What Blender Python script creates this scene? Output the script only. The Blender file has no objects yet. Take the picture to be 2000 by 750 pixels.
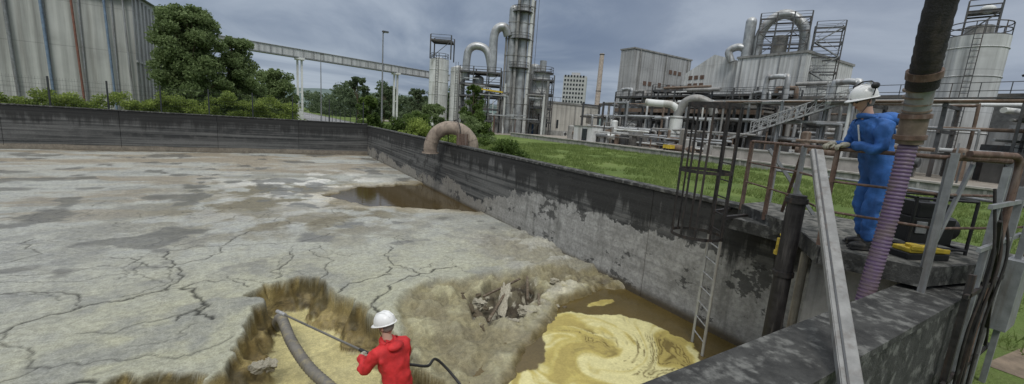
import bpy, bmesh, math, random
import numpy as np
from mathutils import Vector, Matrix
random.seed(7); rng=np.random.default_rng(7)
SC=bpy.context.scene
PSI=math.radians(31.6)
EYE=3.6
# ------------------------------------------------------------------ nodes
class NT:
    def __init__(s,tree): s.t=tree; s.n=tree.nodes; s.l=tree.links
    def new(s,typ,ins=None,**pr):
        nd=s.n.new(typ)
        for k,v in pr.items(): setattr(nd,k,v)
        if ins:
            for k,v in ins.items(): s.set(nd,k,v)
        return nd
    def set(s,nd,k,v):
        inp=nd.inputs[k]
        if isinstance(v,bpy.types.NodeSocket): s.l.new(v,inp)
        elif isinstance(v,bpy.types.Node): s.l.new(v.outputs[0],inp)
        elif isinstance(v,tuple) and len(v)==3 and inp.type=='RGBA': inp.default_value=v+(1,)
        else: inp.default_value=v
    def math(s,op,a,b=0.0,c=0.0):
        return s.new('ShaderNodeMath',{0:a,1:b,2:c},operation=op).outputs[0]
    def mix(s,f,a,b,bt='MIX'):
        m=s.new('ShaderNodeMix',data_type='RGBA',blend_type=bt)
        s.set(m,0,f); s.set(m,6,a); s.set(m,7,b); return m.outputs[2]
    def rng(s,v,a,b,c=0.0,d=1.0):
        return s.new('ShaderNodeMapRange',{0:v,1:a,2:b,3:c,4:d},interpolation_type='SMOOTHSTEP').outputs[0]
    def noise(s,vec,scale,detail=5,rough=.6,dist=0.0):
        return s.new('ShaderNodeTexNoise',{'Vector':vec,'Scale':scale,'Detail':detail,'Roughness':rough,'Distortion':dist}).outputs[0]
    def scl(s,vec,v):
        return s.new('ShaderNodeVectorMath',{0:vec,1:v},operation='MULTIPLY').outputs[0]
def newmat(name):
    m=bpy.data.materials.new(name); m.use_nodes=True
    t=NT(m.node_tree); b=m.node_tree.nodes['Principled BSDF']; return m,t,b
def pos(t): return t.new('ShaderNodeNewGeometry').outputs['Position']
def objc(t): return t.new('ShaderNodeTexCoord').outputs['Object']
MATS={}
def mat(name,col,rough=.7,metal=0.0,var=.25,dirt=None,dirtamt=.4,scale=3.0,bump=.15,streak=True,spec=.4):
    if name in MATS: return MATS[name]
    m,t,b=newmat(name); p=objc(t)
    n1=t.noise(p,scale,6,.65); n2=t.noise(t.scl(p,(scale*1.6,scale*1.6,scale*.12 if streak else scale*1.6)),1.0,5,.6)
    dark=tuple(c*(1-var) for c in col); lite=tuple(min(1,c*(1+var)) for c in col)
    c=t.mix(t.rng(n1,.3,.7),dark,lite)
    if dirt: c=t.mix(t.math('MULTIPLY',t.rng(n2,.48,.68),dirtamt),c,dirt)
    t.set(b,'Base Color',c); b.inputs['Metallic'].default_value=metal
    t.set(b,'Roughness',t.rng(n1,.2,.8,max(0,rough-.12),min(1,rough+.12)))
    b.inputs['Specular IOR Level'].default_value=spec
    if bump: 
        bn=t.new('ShaderNodeBump',{'Strength':bump,'Distance':.02,'Height':t.noise(p,scale*8,4,.7)})
        t.set(b,'Normal',bn.outputs[0])
    MATS[name]=m; return m
def clad(name,col,dirt,rib=4.0,axis='X',amt=.6):
    m,t,b=newmat(name); p=objc(t)
    sx=t.new('ShaderNodeSeparateXYZ',{0:p})
    co=t.math('ADD',sx.outputs[0],sx.outputs[1])
    w=t.math('SINE',t.math('MULTIPLY',co,rib*6.283))
    n1=t.noise(p,.25,5,.6); n2=t.noise(t.scl(p,(1.6,1.6,.06)),1.0,6,.65); n3=t.noise(t.scl(p,(.3,.3,.5)),1.0,4,.6)
    c=t.mix(t.rng(n1,.3,.7),tuple(k*.85 for k in col),tuple(k*1.1 for k in col))
    c=t.mix(t.math('MULTIPLY',t.rng(n2,.45,.7),amt),c,dirt)
    c=t.mix(t.math('MULTIPLY',t.rng(n3,.55,.75),amt*.5),c,dirt)
    c=t.mix(t.math('MULTIPLY',t.rng(w,.2,1.0),.18),c,(.05,.05,.05))
    sm_=t.math('FRACT',t.math('MULTIPLY',sx.outputs[2],.28))
    c=t.mix(t.math('MULTIPLY',t.rng(sm_,.03,.0),.35),c,(.06,.06,.06))
    t.set(b,'Base Color',c); b.inputs['Roughness'].default_value=.6
    bn=t.new('ShaderNodeBump',{'Strength':.5,'Distance':.05,'Height':w}); t.set(b,'Normal',bn.outputs[0])
    MATS[name]=m; return m
def leafmat(name,c1,c2,rough=.6):
    m,t,b=newmat(name); g=t.new('ShaderNodeNewGeometry'); 
    r=g.outputs['Random Per Island']; n=t.noise(g.outputs['Position'],.7,3)
    f=t.math('ADD',t.math('MULTIPLY',r,.55),t.math('MULTIPLY',t.rng(n,.35,.65),.45))
    t.set(b,'Base Color',t.mix(f,c1,c2)); b.inputs['Roughness'].default_value=rough
    b.inputs['Specular IOR Level'].default_value=.2
    tr=t.new('ShaderNodeBsdfTranslucent',{'Color':t.mix(f,c1,c2)})
    mx_=t.new('ShaderNodeMixShader',{0:.42,1:b.outputs[0],2:tr.outputs[0]})
    t.l.new(mx_.outputs[0],t.n['Material Output'].inputs[0])
    MATS[name]=m; return m
# ------------------------------------------------------------------ mesh builder
class MB:
    def __init__(s,name,origin=(0,0,0),yaw=0.0):
        s.name=name; s.v=[]; s.f=[]; s.mi=[]; s.sm=[]; s.mats=[]
        s.M=Matrix.Translation(origin)@Matrix.Rotation(yaw,4,'Z')
    def m(s,mt):
        if mt not in s.mats: s.mats.append(mt)
        return s.mats.index(mt)
    def add(s,vs,fs,mt,smooth=False):
        o=len(s.v); k=s.m(mt)
        s.v+= [tuple(s.M@Vector(v)) for v in vs]
        s.f+= [tuple(i+o for i in f) for f in fs]; s.mi+=[k]*len(fs); s.sm+=[smooth]*len(fs)
    def box(s,x0,x1,y0,y1,z0,z1,mt):
        v=[(x,y,z) for z in (z0,z1) for y in (y0,y1) for x in (x0,x1)]
        s.add(v,[(0,2,3,1),(4,5,7,6),(0,1,5,4),(2,6,7,3),(0,4,6,2),(1,3,7,5)],mt)
    def beam(s,p,q,w,h,mt,up=(0,0,1)):
        p=Vector(p);q=Vector(q);d=(q-p).normalized();u=Vector(up)
        if abs(d.dot(u))>.98: u=Vector((1,0,0))
        a=d.cross(u).normalized();b=a.cross(d).normalized()
        v=[e+a*i*w/2+b*j*h/2 for e in (p,q) for i,j in ((-1,-1),(1,-1),(1,1),(-1,1))]
        s.add([tuple(x) for x in v],[(0,1,2,3),(7,6,5,4),(0,4,5,1),(1,5,6,2),(2,6,7,3),(3,7,4,0)],mt)
    def cyl(s,p,q,r,mt,r2=None,n=12,caps=True): s.tube([p,q],[r,r if r2 is None else r2],mt,n,caps)
    def tube(s,pts,r,mt,n=10,caps=True):
        pts=[Vector(p) for p in pts]; k=len(pts)
        if not isinstance(r,(list,tuple,np.ndarray)): r=[r]*k
        vs=[];fs=[];pa=None
        for i,p in enumerate(pts):
            d=(pts[min(i+1,k-1)]-pts[max(i-1,0)]).normalized()
            if pa is None:
                pa=d.cross(Vector((0,0,1)))
                if pa.length<.05: pa=d.cross(Vector((1,0,0)))
            pa=(pa-d*pa.dot(d)).normalized(); pb=d.cross(pa)
            for j in range(n):
                a=2*math.pi*j/n; vs.append(tuple(p+(pa*math.cos(a)+pb*math.sin(a))*r[i]))
        for i in range(k-1):
            for j in range(n):
                fs.append((i*n+j,i*n+(j+1)%n,(i+1)*n+(j+1)%n,(i+1)*n+j))
        s.add(vs,fs,mt,True)
        if caps: s.add(vs[:n],[tuple(range(n))[::-1]],mt); s.add(vs[-n:],[tuple(range(n))],mt)
    def ring(s,c,r,tr,mt,n=24,m2=6,axis='Z'):
        pts=[(c[0]+r*math.cos(2*math.pi*i/n),c[1]+r*math.sin(2*math.pi*i/n),c[2]) for i in range(n+1)]
        s.tube(pts,tr,mt,m2,False)
    def ball(s,c,r,mt,n=12,m2=8,half=False):
        if not isinstance(r,tuple): r=(r,r,r)
        vs=[];fs=[]
        lo=0 if half else -math.pi/2
        for i in range(m2+1):
            a=lo+(math.pi/2-lo)*i/m2
            for j in range(n):
                b=2*math.pi*j/n; vs.append((c[0]+r[0]*math.cos(a)*math.cos(b),c[1]+r[1]*math.cos(a)*math.sin(b),c[2]+r[2]*math.sin(a)))
        for i in range(m2):
            for j in range(n): fs.append((i*n+j,i*n+(j+1)%n,(i+1)*n+(j+1)%n,(i+1)*n+j))
        s.add(vs,fs,mt,True)
    def poly(s,pts,z0,z1,mt):
        n=len(pts); v=[(x,y,z0) for x,y in pts]+[(x,y,z1) for x,y in pts]
        s.add(v,[tuple(range(n))[::-1],tuple(range(n,2*n))]+[(i,(i+1)%n,n+(i+1)%n,n+i) for i in range(n)],mt)
    def leaves(s,cs,n,spread,size,mt):
        cs=np.array(cs); wgt=cs[:,3]**1.5; idx=rng.choice(len(cs),n,p=wgt/wgt.sum()); c=cs[idx]
        d=rng.normal(size=(n,3)); d/=np.linalg.norm(d,axis=1)[:,None]
        rr=rng.random(n)**.45
        p=c[:,:3]+d*(c[:,3]*rr)[:,None]*np.array([1,1,.8])
        a=rng.normal(size=(n,3)); a/=np.linalg.norm(a,axis=1)[:,None]
        b=np.cross(a,rng.normal(size=(n,3))); b/=np.linalg.norm(b,axis=1)[:,None]
        sz=size*(.6+.8*rng.random(n))[:,None]
        q=np.stack([p-a*sz,p+b*sz*.6,p+a*sz,p-b*sz*.6],1).reshape(-1,3)
        s.add([tuple(x) for x in q],[(4*i,4*i+1,4*i+2,4*i+3) for i in range(n)],mt)
    def done(s,parent=None,bevel=0):
        me=bpy.data.meshes.new(s.name); me.from_pydata(s.v,[],s.f)
        for mt in s.mats: me.materials.append(mt)
        me.polygons.foreach_set('material_index',s.mi); me.polygons.foreach_set('use_smooth',s.sm); me.update()
        o=bpy.data.objects.new(s.name,me); SC.collection.objects.link(o)
        if parent: o.parent=parent
        if bevel:
            b=o.modifiers.new('b','BEVEL'); b.width=bevel; b.segments=2; b.limit_method='ANGLE'
        return o
def spline(ctrl,n=12):
    P=[Vector(c) for c in ctrl]; P=[2*P[0]-P[1]]+P+[2*P[-1]-P[-2]]; out=[]
    for i in range(1,len(P)-2):
        for k in range(n):
            t=k/n; a,b,c,d=P[i-1],P[i],P[i+1],P[i+2]
            out.append(.5*((2*b)+(c-a)*t+(2*a-5*b+4*c-d)*t*t+(3*b-a-3*c+d)*t**3))
    out.append(P[-2]); return out
# ------------------------------------------------------------------ numpy noise
def h2(ix,iy,seed):
    n=(ix.astype(np.int64)*374761393+iy.astype(np.int64)*668265263+seed*1442695041)&0x7fffffff
    n=((n^(n>>13))*1274126177)&0x7fffffff; n=(n^(n>>16))
    return (n&0xffff)/65535.0
def vn(x,y,seed=0):
    ix=np.floor(x);iy=np.floor(y);fx=x-ix;fy=y-iy;fx=fx*fx*(3-2*fx);fy=fy*fy*(3-2*fy)
    a=h2(ix,iy,seed);b=h2(ix+1,iy,seed);c=h2(ix,iy+1,seed);d=h2(ix+1,iy+1,seed)
    return (a*(1-fx)+b*fx)*(1-fy)+(c*(1-fx)+d*fx)*fy
def fbm(x,y,sc,o=5,seed=0,g=.5):
    s=0;a=1;t=0
    for i in range(o):
        s=s+a*vn(x*sc*2**i+17.3*i,y*sc*2**i+9.1*i,seed+i);t+=a;a*=g
    return s/t
def sm(x,a,b):
    t=np.clip((x-a)/(b-a),0,1);return t*t*(3-2*t)
def sdf(x,y,poly):
    d=np.full(x.shape,1e9);ins=np.zeros(x.shape,bool);n=len(poly)
    for i in range(n):
        ax,ay=poly[i];bx,by=poly[(i+1)%n];ex,ey=bx-ax,by-ay
        t=np.clip(((x-ax)*ex+(y-ay)*ey)/(ex*ex+ey*ey),0,1)
        d=np.minimum(d,(x-ax-t*ex)**2+(y-ay-t*ey)**2)
        c=((ay>y)!=(by>y))
        with np.errstate(divide='ignore',invalid='ignore'):
            xi=(bx-ax)*(y-ay)/(by-ay if by!=ay else 1e-9)+ax
        ins^=(c&(x<xi))
    return np.where(ins,np.sqrt(d),-np.sqrt(d))
def gridmesh(name,xs,ys,Z,cols,mt,keep=None):
    nx,ny=len(xs),len(ys);X,Y=np.meshgrid(xs,ys)
    co=np.stack([X,Y,Z],-1).reshape(-1,3).astype(np.float32)
    i=np.arange(nx*ny).reshape(ny,nx)
    q=np.stack([i[:-1,:-1],i[:-1,1:],i[1:,1:],i[1:,:-1]],-1).reshape(-1,4).astype(np.int32)
    if keep is not None: q=q[keep.reshape(-1)[q].any(axis=1)]
    me=bpy.data.meshes.new(name);me.vertices.add(len(co));me.vertices.foreach_set('co',co.ravel())
    me.loops.add(q.size);me.loops.foreach_set('vertex_index',q.ravel())
    me.polygons.add(len(q));me.polygons.foreach_set('loop_start',np.arange(0,q.size,4,dtype=np.int32))
    me.polygons.foreach_set('use_smooth',np.ones(len(q),bool));me.update(calc_edges=True)
    if cols is not None:
        a=me.color_attributes.new('Col','FLOAT_COLOR','POINT');a.data.foreach_set('color',cols.reshape(-1).astype(np.float32))
    me.materials.append(mt);o=bpy.data.objects.new(name,me);SC.collection.objects.link(o);return o
# ------------------------------------------------------------------ world, sun, camera
W=bpy.data.worlds.new('World');SC.world=W;W.use_nodes=True
t=NT(W.node_tree);bg=W.node_tree.nodes['Background']
SUN_EL=math.radians(52);SUN_AZ=math.radians(215)
sky=t.new('ShaderNodeTexSky',sky_type='NISHITA',sun_disc=False,sun_elevation=SUN_EL,sun_rotation=SUN_AZ)
sk=t.mix(1.0,sky.outputs[0],(.1,.1,.1),'MULTIPLY')
tc=t.new('ShaderNodeTexCoord').outputs['Generated'];sx=t.new('ShaderNodeSeparateXYZ',{0:tc})
zz=t.math('ADD',t.math('MAXIMUM',sx.outputs[2],0.0),.15)
pv=t.new('ShaderNodeCombineXYZ',{0:t.math('DIVIDE',sx.outputs[0],zz),1:t.math('DIVIDE',sx.outputs[1],zz),2:0.0}).outputs[0]
n1=t.noise(pv,.55,9,.58,.7);n2=t.noise(t.scl(pv,(.3,.3,1)),1.0,4,.5,.3)
f=t.math('ADD',t.math('MULTIPLY',t.rng(n1,.38,.62),.6),t.math('MULTIPLY',t.rng(n2,.42,.58),.4))
cl=t.mix(f,(.135,.18,.27),(.44,.50,.58))
cl=t.mix(t.math('MULTIPLY',t.rng(sx.outputs[2],.11,.0),.45),cl,(.38,.44,.53))
cl=t.mix(t.math('MULTIPLY',t.rng(sx.outputs[0],.55,.95),.4),cl,(.46,.50,.57))
cl=t.mix(t.rng(sx.outputs[2],.38,.9),cl,(1.33,1.36,1.40))
t.set(bg,'Color',t.mix(.93,sk,cl));bg.inputs['Strength'].default_value=1.0
sl=bpy.data.lights.new('sun','SUN');sl.energy=1.45;sl.angle=math.radians(16);sl.color=(1,.975,.94)
so=bpy.data.objects.new('sun',sl);SC.collection.objects.link(so)
sd=Vector((math.sin(SUN_AZ)*math.cos(SUN_EL),math.cos(SUN_AZ)*math.cos(SUN_EL),math.sin(SUN_EL)))
so.rotation_euler=sd.to_track_quat('Z','Y').to_euler();so.location=(0,-10,40)
SC.view_settings.view_transform='Standard';SC.view_settings.look='None';SC.view_settings.exposure=0
cam=bpy.data.cameras.new('camera');co=bpy.data.objects.new('camera',cam);SC.collection.objects.link(co);SC.camera=co
cam.sensor_width=36;cam.lens=36*800/2000;cam.clip_end=6000;cam.clip_start=.05
F=Vector((math.sin(PSI),math.cos(PSI),0));p=math.atan(138/800);th=math.radians(4.1)
fw=F*math.cos(p)+Vector((0,0,-math.sin(p)));R=Vector((math.cos(PSI),-math.sin(PSI),0));U=R.cross(fw)
R2=R*math.cos(th)+U*math.sin(th);U2=-R*math.sin(th)+U*math.cos(th)
co.matrix_world=Matrix(((R2.x,U2.x,-fw.x,0),(R2.y,U2.y,-fw.y,0),(R2.z,U2.z,-fw.z,EYE),(0,0,0,1)))
# ------------------------------------------------------------------ materials
GALV=mat('galvanised_steel',(.25,.26,.265),.55,.3,.2,(.13,.105,.08),.5,6)
GALVL=mat('light_galvanised',(.40,.405,.40),.5,.3,.15,(.2,.17,.13),.5,8)
CHN=mat('weathered_channel_steel',(.24,.24,.23),.65,.15,.25,(.12,.10,.085),.6,5)
RUST=mat('rusty_steel',(.13,.085,.065),.85,.2,.35,(.24,.20,.175),.6,14)
BLK=mat('black_steel',(.03,.028,.027),.65,.2,.4,(.09,.06,.045),.5,12)
DKS=mat('dark_steel',(.085,.088,.09),.6,.3,.3,(.15,.1,.07),.4,2)
PLG=mat('pipe_lagging',(.40,.41,.41),.42,.5,.25,(.18,.155,.13),.6,.8)
PLGD=mat('pipe_lagging_dull',(.28,.275,.26),.55,.3,.25,(.12,.1,.08),.6,.9)
BRN=mat('brown_rusty_plant_steel',(.16,.115,.085),.8,.1,.3,(.3,.27,.23),.4,1.5)
WHT=mat('white_paint_weathered',(.60,.61,.59),.55,0,.14,(.24,.22,.18),.65,.5)
CONC=mat('grey_concrete',(.30,.295,.275),.9,0,.25,(.1,.1,.09),.6,1.6,.4)
CONCD=mat('mossy_dark_concrete',(.045,.045,.042),.92,0,.5,(.25,.25,.23),.55,5,.7,False)
DIRTY=mat('old_roof',(.12,.115,.105),.9,0,.3,(.22,.2,.17),.5,.5)
GLASS=mat('window_dark',(.03,.035,.04),.2,0,.2,bump=0)
CL_W=clad('white_cladding',(.56,.57,.56),(.2,.19,.17),1.2,amt=.6)
CL_G=clad('grey_cladding',(.38,.385,.38),(.13,.12,.11),1.2,amt=.7)
CL_B=clad('beige_cladding',(.45,.455,.425),(.19,.185,.165),1.4,amt=.7)
CL_T=clad('tan_cladding',(.49,.47,.42),(.22,.19,.16),.8,amt=.4)
def wallmat(name,back):
    m,t,b=newmat(name);P=pos(t);s=t.new('ShaderNodeSeparateXYZ',{0:P});z=s.outputs[2];y=s.outputs[1]
    big=t.noise(t.scl(P,(.5,.5,.8)),1.0,6,.65,.3);mid=t.noise(P,2.2,7,.7);fine=t.noise(P,14,5,.7)
    boards=t.noise(t.scl(P,(.12,.12,7)),1.0,5,.65);drip=t.noise(t.scl(P,(3.2,3.2,.28)),1.0,6,.65)
    c=t.mix(t.rng(boards,.38,.62),(.036,.038,.038),(.155,.155,.148))
    c=t.mix(t.math('MULTIPLY',t.rng(mid,.45,.7),.35),c,(.18,.175,.165))
    near=t.rng(y,15.0,9.0) if not back else 0.0
    thr=t.math('ADD',.50,t.math('MULTIPLY',near,1.0)) if not back else .34
    zz=t.math('ADD',z,t.math('MULTIPLY',t.math('SUBTRACT',big,.5),1.8 if not back else .2))
    zz=t.math('ADD',zz,t.math('MULTIPLY',t.math('SUBTRACT',mid,.5),1.1 if not back else .1))
    low=t.rng(t.math('SUBTRACT',thr,zz),-.02,.05)
    lc=t.mix(t.rng(mid,.32,.66),(.30,.295,.275),(.50,.495,.47)) if not back else t.mix(t.rng(mid,.3,.7),(.19,.165,.13),(.31,.27,.21))
    if not back:
        lc=t.mix(t.math('MULTIPLY',t.rng(boards,.45,.68),.4),lc,(.18,.18,.17))
        lc=t.mix(t.math('MULTIPLY',t.rng(y,9.0,16.0),.65),lc,(.25,.225,.18))
        lc=t.mix(t.math('MULTIPLY',t.rng(drip,.53,.68),.5),lc,(.13,.13,.12))
    c=t.mix(t.math('MULTIPLY',low,.92),c,lc)
    zt=t.math('ADD',z,t.math('MULTIPLY',t.math('SUBTRACT',drip,.5),2.4 if not back else 2.0))
    zt=t.math('ADD',zt,t.math('MULTIPLY',t.math('SUBTRACT',big,.5),1.5 if not back else .9))
    al=t.rng(zt,1.5,1.85) if not back else t.rng(zt,1.45,2.1)
    c=t.mix(t.math('MULTIPLY',al,.85),c,(.022,.022,.021))
    st=t.math('MULTIPLY',t.rng(t.noise(t.scl(P,(1.0,1.0,1.5)),1.0,7,.72),.57,.60),.8)
    c=t.mix(st if not back else t.math('MULTIPLY',st,.3),c,(.045,.045,.043))
    c=t.mix(t.rng(z,.12,-.1),c,(.10,.08,.05))
    c=t.mix(t.math('MULTIPLY',t.rng(fine,.35,.7),.35),c,(.05,.05,.05))
    t.set(b,'Base Color',c);b.inputs['Roughness'].default_value=.88;b.inputs['Specular IOR Level'].default_value=.25
    hgt=t.math('ADD',t.math('MULTIPLY',boards,.5),fine)
    t.set(b,'Normal',t.new('ShaderNodeBump',{'Strength':.5,'Distance':.03,'Height':hgt}).outputs[0]);return m
WALLB=wallmat('basin_concrete_back',True);WALLR=wallmat('basin_concrete_side',False)
# ------------------------------------------------------------------ sediment
fine=.028
def axis(a,b,s0,near0,near1,g):
    out=[near0];s=s0
    while out[-1]<near1: out.append(out[-1]+s0)
    s=s0
    while out[-1]<b: s*=g;out.append(out[-1]+s)
    out[-1]=b if out[-1]>b else out[-1]
    s=s0;lo=[near0]
    while lo[-1]>a: s*=g;lo.append(lo[-1]-s)
    lo[-1]=a
    return np.array(lo[:0:-1]+out)
xs=axis(-36,7.32,fine,-5.2,7.3,1.016);xs=xs[xs<=7.33];ys=axis(1.3,35.02,fine,3.8,12.5,1.011)
X,Y=np.meshgrid(xs,ys)
wx=X+(fbm(X,Y,1.3,4,11)-.5)*.7;wy=Y+(fbm(X,Y,1.3,4,23)-.5)*.7
wx2=wx+(fbm(X,Y,3.5,3,31,.5)-.5)*.36;wy2=wy+(fbm(X,Y,3.5,3,37,.5)-.5)*.36
CR=[(-.38,8.9),(.1,9.4),(.71,9.2),(1.1,8.63),(1.45,7.6),(1.72,6.7),(2.0,5.6),(2.1,4.5),(2.2,1.3),(-3.5,1.3),(-3.2,6.2),(-1.83,6.5),(-1.07,6.58),(-.59,6.36),(-.37,6.6),(-.2,7.33),(-.28,7.92)]
SL=[(2.05,7.2),(2.4,8.0),(3.2,8.5),(4.3,8.1),(5.4,7.9),(6.3,8.0),(7.6,7.2),(7.6,1.3),(1.8,1.3),(1.7,6)]
C2=[(3.35,7.0),(3.9,7.6),(4.33,7.85),(5.3,7.7),(5.4,7.0),(4.8,6.45),(3.9,5.8),(3.3,5.9),(3.15,6.4)]
PL=[(7.6,6.4),(6.65,6.7),(5.3,6.45),(4.35,5.65),(3.4,5.1),(2.7,4.6),(2.45,3.8),(2.45,1.3),(7.6,1.3)]
FP=[(2.0,18.7),(3.9,20.5),(7.6,21.0),(7.6,14.4),(6.6,14.6),(5.3,15.4),(3.3,16.2),(2.6,17.4)]
dC=sdf(wx2,wy2,CR);dS=sdf(wx,wy,SL);d2=sdf(wx2,wy2,C2);w3=.55;dP=sdf(X+(wx-X)*w3,Y+(wy-Y)*w3,PL);dF=sdf(X+(wx-X)*1.6,Y+(wy-Y)*1.6,FP)
Z=(fbm(X,Y,.35,4,3)-.5)*.10+(fbm(X,Y,5,4,5)-.5)*.015
lump=fbm(X,Y,2.2,6,41,.55);rid=1-np.abs(fbm(X,Y,1.6,5,47)*2-1)*2
S=sm(dS,-.03,.22)
Z+=S*(-.09+(lump-.5)*.38+(rid-.5)*.12)
Z+=sm(-np.abs(dS),-.45,0)*.07*(dC<-.1)
rugged=sm(X,4.2,6.2)*sm(Y,12.5,9.5)*sm(Y,6.3,7.0)
Z+=rugged*((lump-.5)*.40+.06)
K2=sm(d2,-.03,.2);Z+=K2*(-.24+(fbm(X,Y,4,6,71,.62)-.5)*.40)
KP=sm(dP,-.05,.9)*.35+sm(dP,0,.25)*.12;bank=sm(dP,-.9,-.1);Z=Z*(1-bank*.7)+bank*.7*(-.07+(lump-.5)*.22)
Z=Z-KP*1.1
Z+=sm(-np.abs(dP+.28),-.25,0)*(lump-.42)*.12
KF=sm(dF,-.25,.35);Z=Z*(1-KF)-KF*.25
edge=(fbm(X,Y,2.2,4,61,.5)-.5)
KC=sm(dC,0,.10)*.5+sm(dC+edge*.35,.08,.36)*.5
floor=-.75+(fbm(X,Y,1.6,5,67,.55)-.5)*.16
bench=sm(X,.25,-.35)*sm(Y,7.2,6.5);floor=floor+bench*(.38+(lump-.5)*.6)
wallr=np.clip(KC,0,1)*(1-np.clip(KC,0,1))*4
Z=Z*(1-KC)+KC*floor+wallr*edge*.40
inC=dC>.08;Z=np.where(inC&(Z<-.70),-.70,Z);liqm=sm(Z,-.655,-.695)*inC
def jag(P,it=4,a=.16):
    P=[np.array(p,float) for p in P]
    for k in range(it):
        Q=[P[0]]
        for i in range(len(P)-1):
            d=P[i+1]-P[i];m=(P[i]+P[i+1])/2+np.array([-d[1],d[0]])*rng.normal()*a
            Q+=[m,P[i+1]]
        P=Q;a*=.95
    return P
main=[([(-4.3,8.3),(-3.35,8.75),(-2.81,9.12),(-2.21,9.30),(-1.5,10.2),(-1.8,10.9),(-2.0,12.1)],.008),
([(-1.45,9.6),(-1.19,9.24),(-.95,8.6),(-.81,7.98)],.018),([(-.9,8.6),(-1.3,8.1)],.007),([(-.33,9.2),(-.66,9.71),(-1.45,9.6),(-2.2,9.3)],.005),
([(-.2,13.4),(-.9,12.2),(-1.2,11.2),(-1.75,10.8)],.005),([(.5,11.2),(.05,9.9),(.15,9.5)],.005),([(.9,9.1),(1.4,10.2),(1.2,11.5)],.004),
([(-5,10.9),(-4.2,10.2),(-3.3,10.1),(-2.81,9.12)],.006),([(-2.5,8.2),(-1.6,8.2),(-.9,8.5)],.003),([(-4,7.2),(-2.6,7.3),(-1.5,7.1),(-.5,7.2)],.003),
([(-3.0,12.0),(-2.4,11.4),(-1.8,10.9)],.005),([(1.2,8.3),(1.9,8.8),(2.5,9.4)],.007),([(-6.5,11.5),(-5,10.9),(-4.4,12.5),(-4.8,14)],.005),
([(-2.0,12.1),(-.9,12.2),(.4,12.0),(1.6,12.6)],.004),([(3.2,8.6),(2.6,9.6),(2.9,10.8)],.005),([(-3.35,8.75),(-3.0,8.0),(-2.6,7.3)],.004),([(-1.9,6.6),(-2.7,6.9),(-3.8,6.7)],.02),
([(1.75,7.1),(2.05,7.9),(2.6,8.5),(3.4,8.85),(4.0,8.9)],.013)]  # dark shadow line along the slump ledge, painted in like a crack
for k in range(60):
    x,y=rng.uniform(-7,4.5),rng.uniform(6.8,18);a=rng.uniform(0,6.28);P=[(x,y)]
    for j in range(rng.integers(2,5)):
        a+=rng.normal()*.6;L=rng.uniform(.2,.7);P.append((P[-1][0]+math.cos(a)*L,P[-1][1]+math.sin(a)*L))
    main.append((P,rng.uniform(.0,.003)))
crk_and_ledge_shade=np.zeros(X.shape)
for P,w in main:
    Q=jag(P)
    for i in range(len(Q)-1):
        a,b=Q[i],Q[i+1];m_=.10
        i0,i1=np.searchsorted(xs,min(a[0],b[0])-m_),np.searchsorted(xs,max(a[0],b[0])+m_)
        j0,j1=np.searchsorted(ys,min(a[1],b[1])-m_),np.searchsorted(ys,max(a[1],b[1])+m_)
        if i1<=i0 or j1<=j0: continue
        x=X[j0:j1,i0:i1];y=Y[j0:j1,i0:i1];e=b-a
        tt=np.clip(((x-a[0])*e[0]+(y-a[1])*e[1])/(e@e+1e-9),0,1)
        d=np.hypot(x-a[0]-tt*e[0],y-a[1]-tt*e[1]);ww=w*(1.1+.8*math.sin(i*.7))
        crk_and_ledge_shade[j0:j1,i0:i1]=np.maximum(crk_and_ledge_shade[j0:j1,i0:i1],np.clip(1.25-d/(max(ww,0)+.014),0,1)*min(1,.5+w/.012))
crk_and_ledge_shade*=(1-S)*(dC<0);Z-=crk_and_ledge_shade*.02
def C(*c): return np.array(c)[None,None,:]
def mx(a,b,f): return a*(1-f[...,None])+b*f[...,None]
med=fbm(X+wx,Y+wy,.55,5,83);st=fbm(wx*.5,wy*1.6,.5,5,87)
col=np.ones(X.shape+(3,))*C(.375,.38,.352)
col=mx(col,C(.42,.41,.275),sm(Y,14,7.5)*sm(X,-6,-1)*(.5+.6*(med-.3)))
col=mx(col,C(.28,.285,.268),sm(med,.5,.66)*.7)
col=mx(col,C(.30,.255,.19),sm(Y,19,29)*.7*sm(st,.35,.6))
col=mx(col,C(.24,.20,.145),sm(st,.5,.64)*sm(Y,13,18)*.7)
ch=np.exp(-((X-1.3)**2/16+(Y-17.5)**2/24))
col=mx(col,C(.19,.17,.12),np.clip(ch*1.8*sm(med,.35,.56),0,1))
wh=np.exp(-((X-2.0)**2/10+(Y-21)**2/18))*sm(fbm(wx2,wy2,.9,5,91),.46,.58)
col=mx(col,C(.62,.61,.57),np.clip(wh*1.4,0,1))
lc=fbm(X,Y,.9,5,97);wetp=sm(lc,.58,.66)*sm(Y,9,11.5);col=mx(col,C(.155,.15,.135),wetp*.8)
ring=sm(-np.abs(dF+.25),-.9,-.1);col=mx(col,C(.38,.32,.21),ring*.5)
col=mx(col,C(.26,.235,.18),rugged*.7)
col=mx(col,C(.48,.47,.42),rugged*sm(lump,.52,.62)*.6)
slc=mx(np.ones_like(col)*C(.28,.245,.135),C(.40,.37,.23),sm(lump,.44,.6));slc=mx(slc,C(.11,.09,.05),sm(rid,.25,.0)*.6)
slc=mx(slc,C(.17,.14,.08),sm(fbm(X,Y,1.1,5,113),.48,.6)*.6)
col=mx(col,slc,S*.88)
col=mx(col,C(.075,.06,.04),K2*(.8+.2*sm(lump,.6,.4)));col=mx(col,C(.45,.42,.33),K2*sm(fbm(X,Y,7,4,99),.62,.67)*.85)
lumpc=sm(-np.abs(dP+.3),-.5,-.1)*sm(Y,5.4,6.8);col=mx(col,C(.12,.10,.07),lumpc*sm(lump,.5,.4)*.7);col=mx(col,C(.52,.49,.40),lumpc*sm(lump,.55,.6)*.6)
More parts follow.
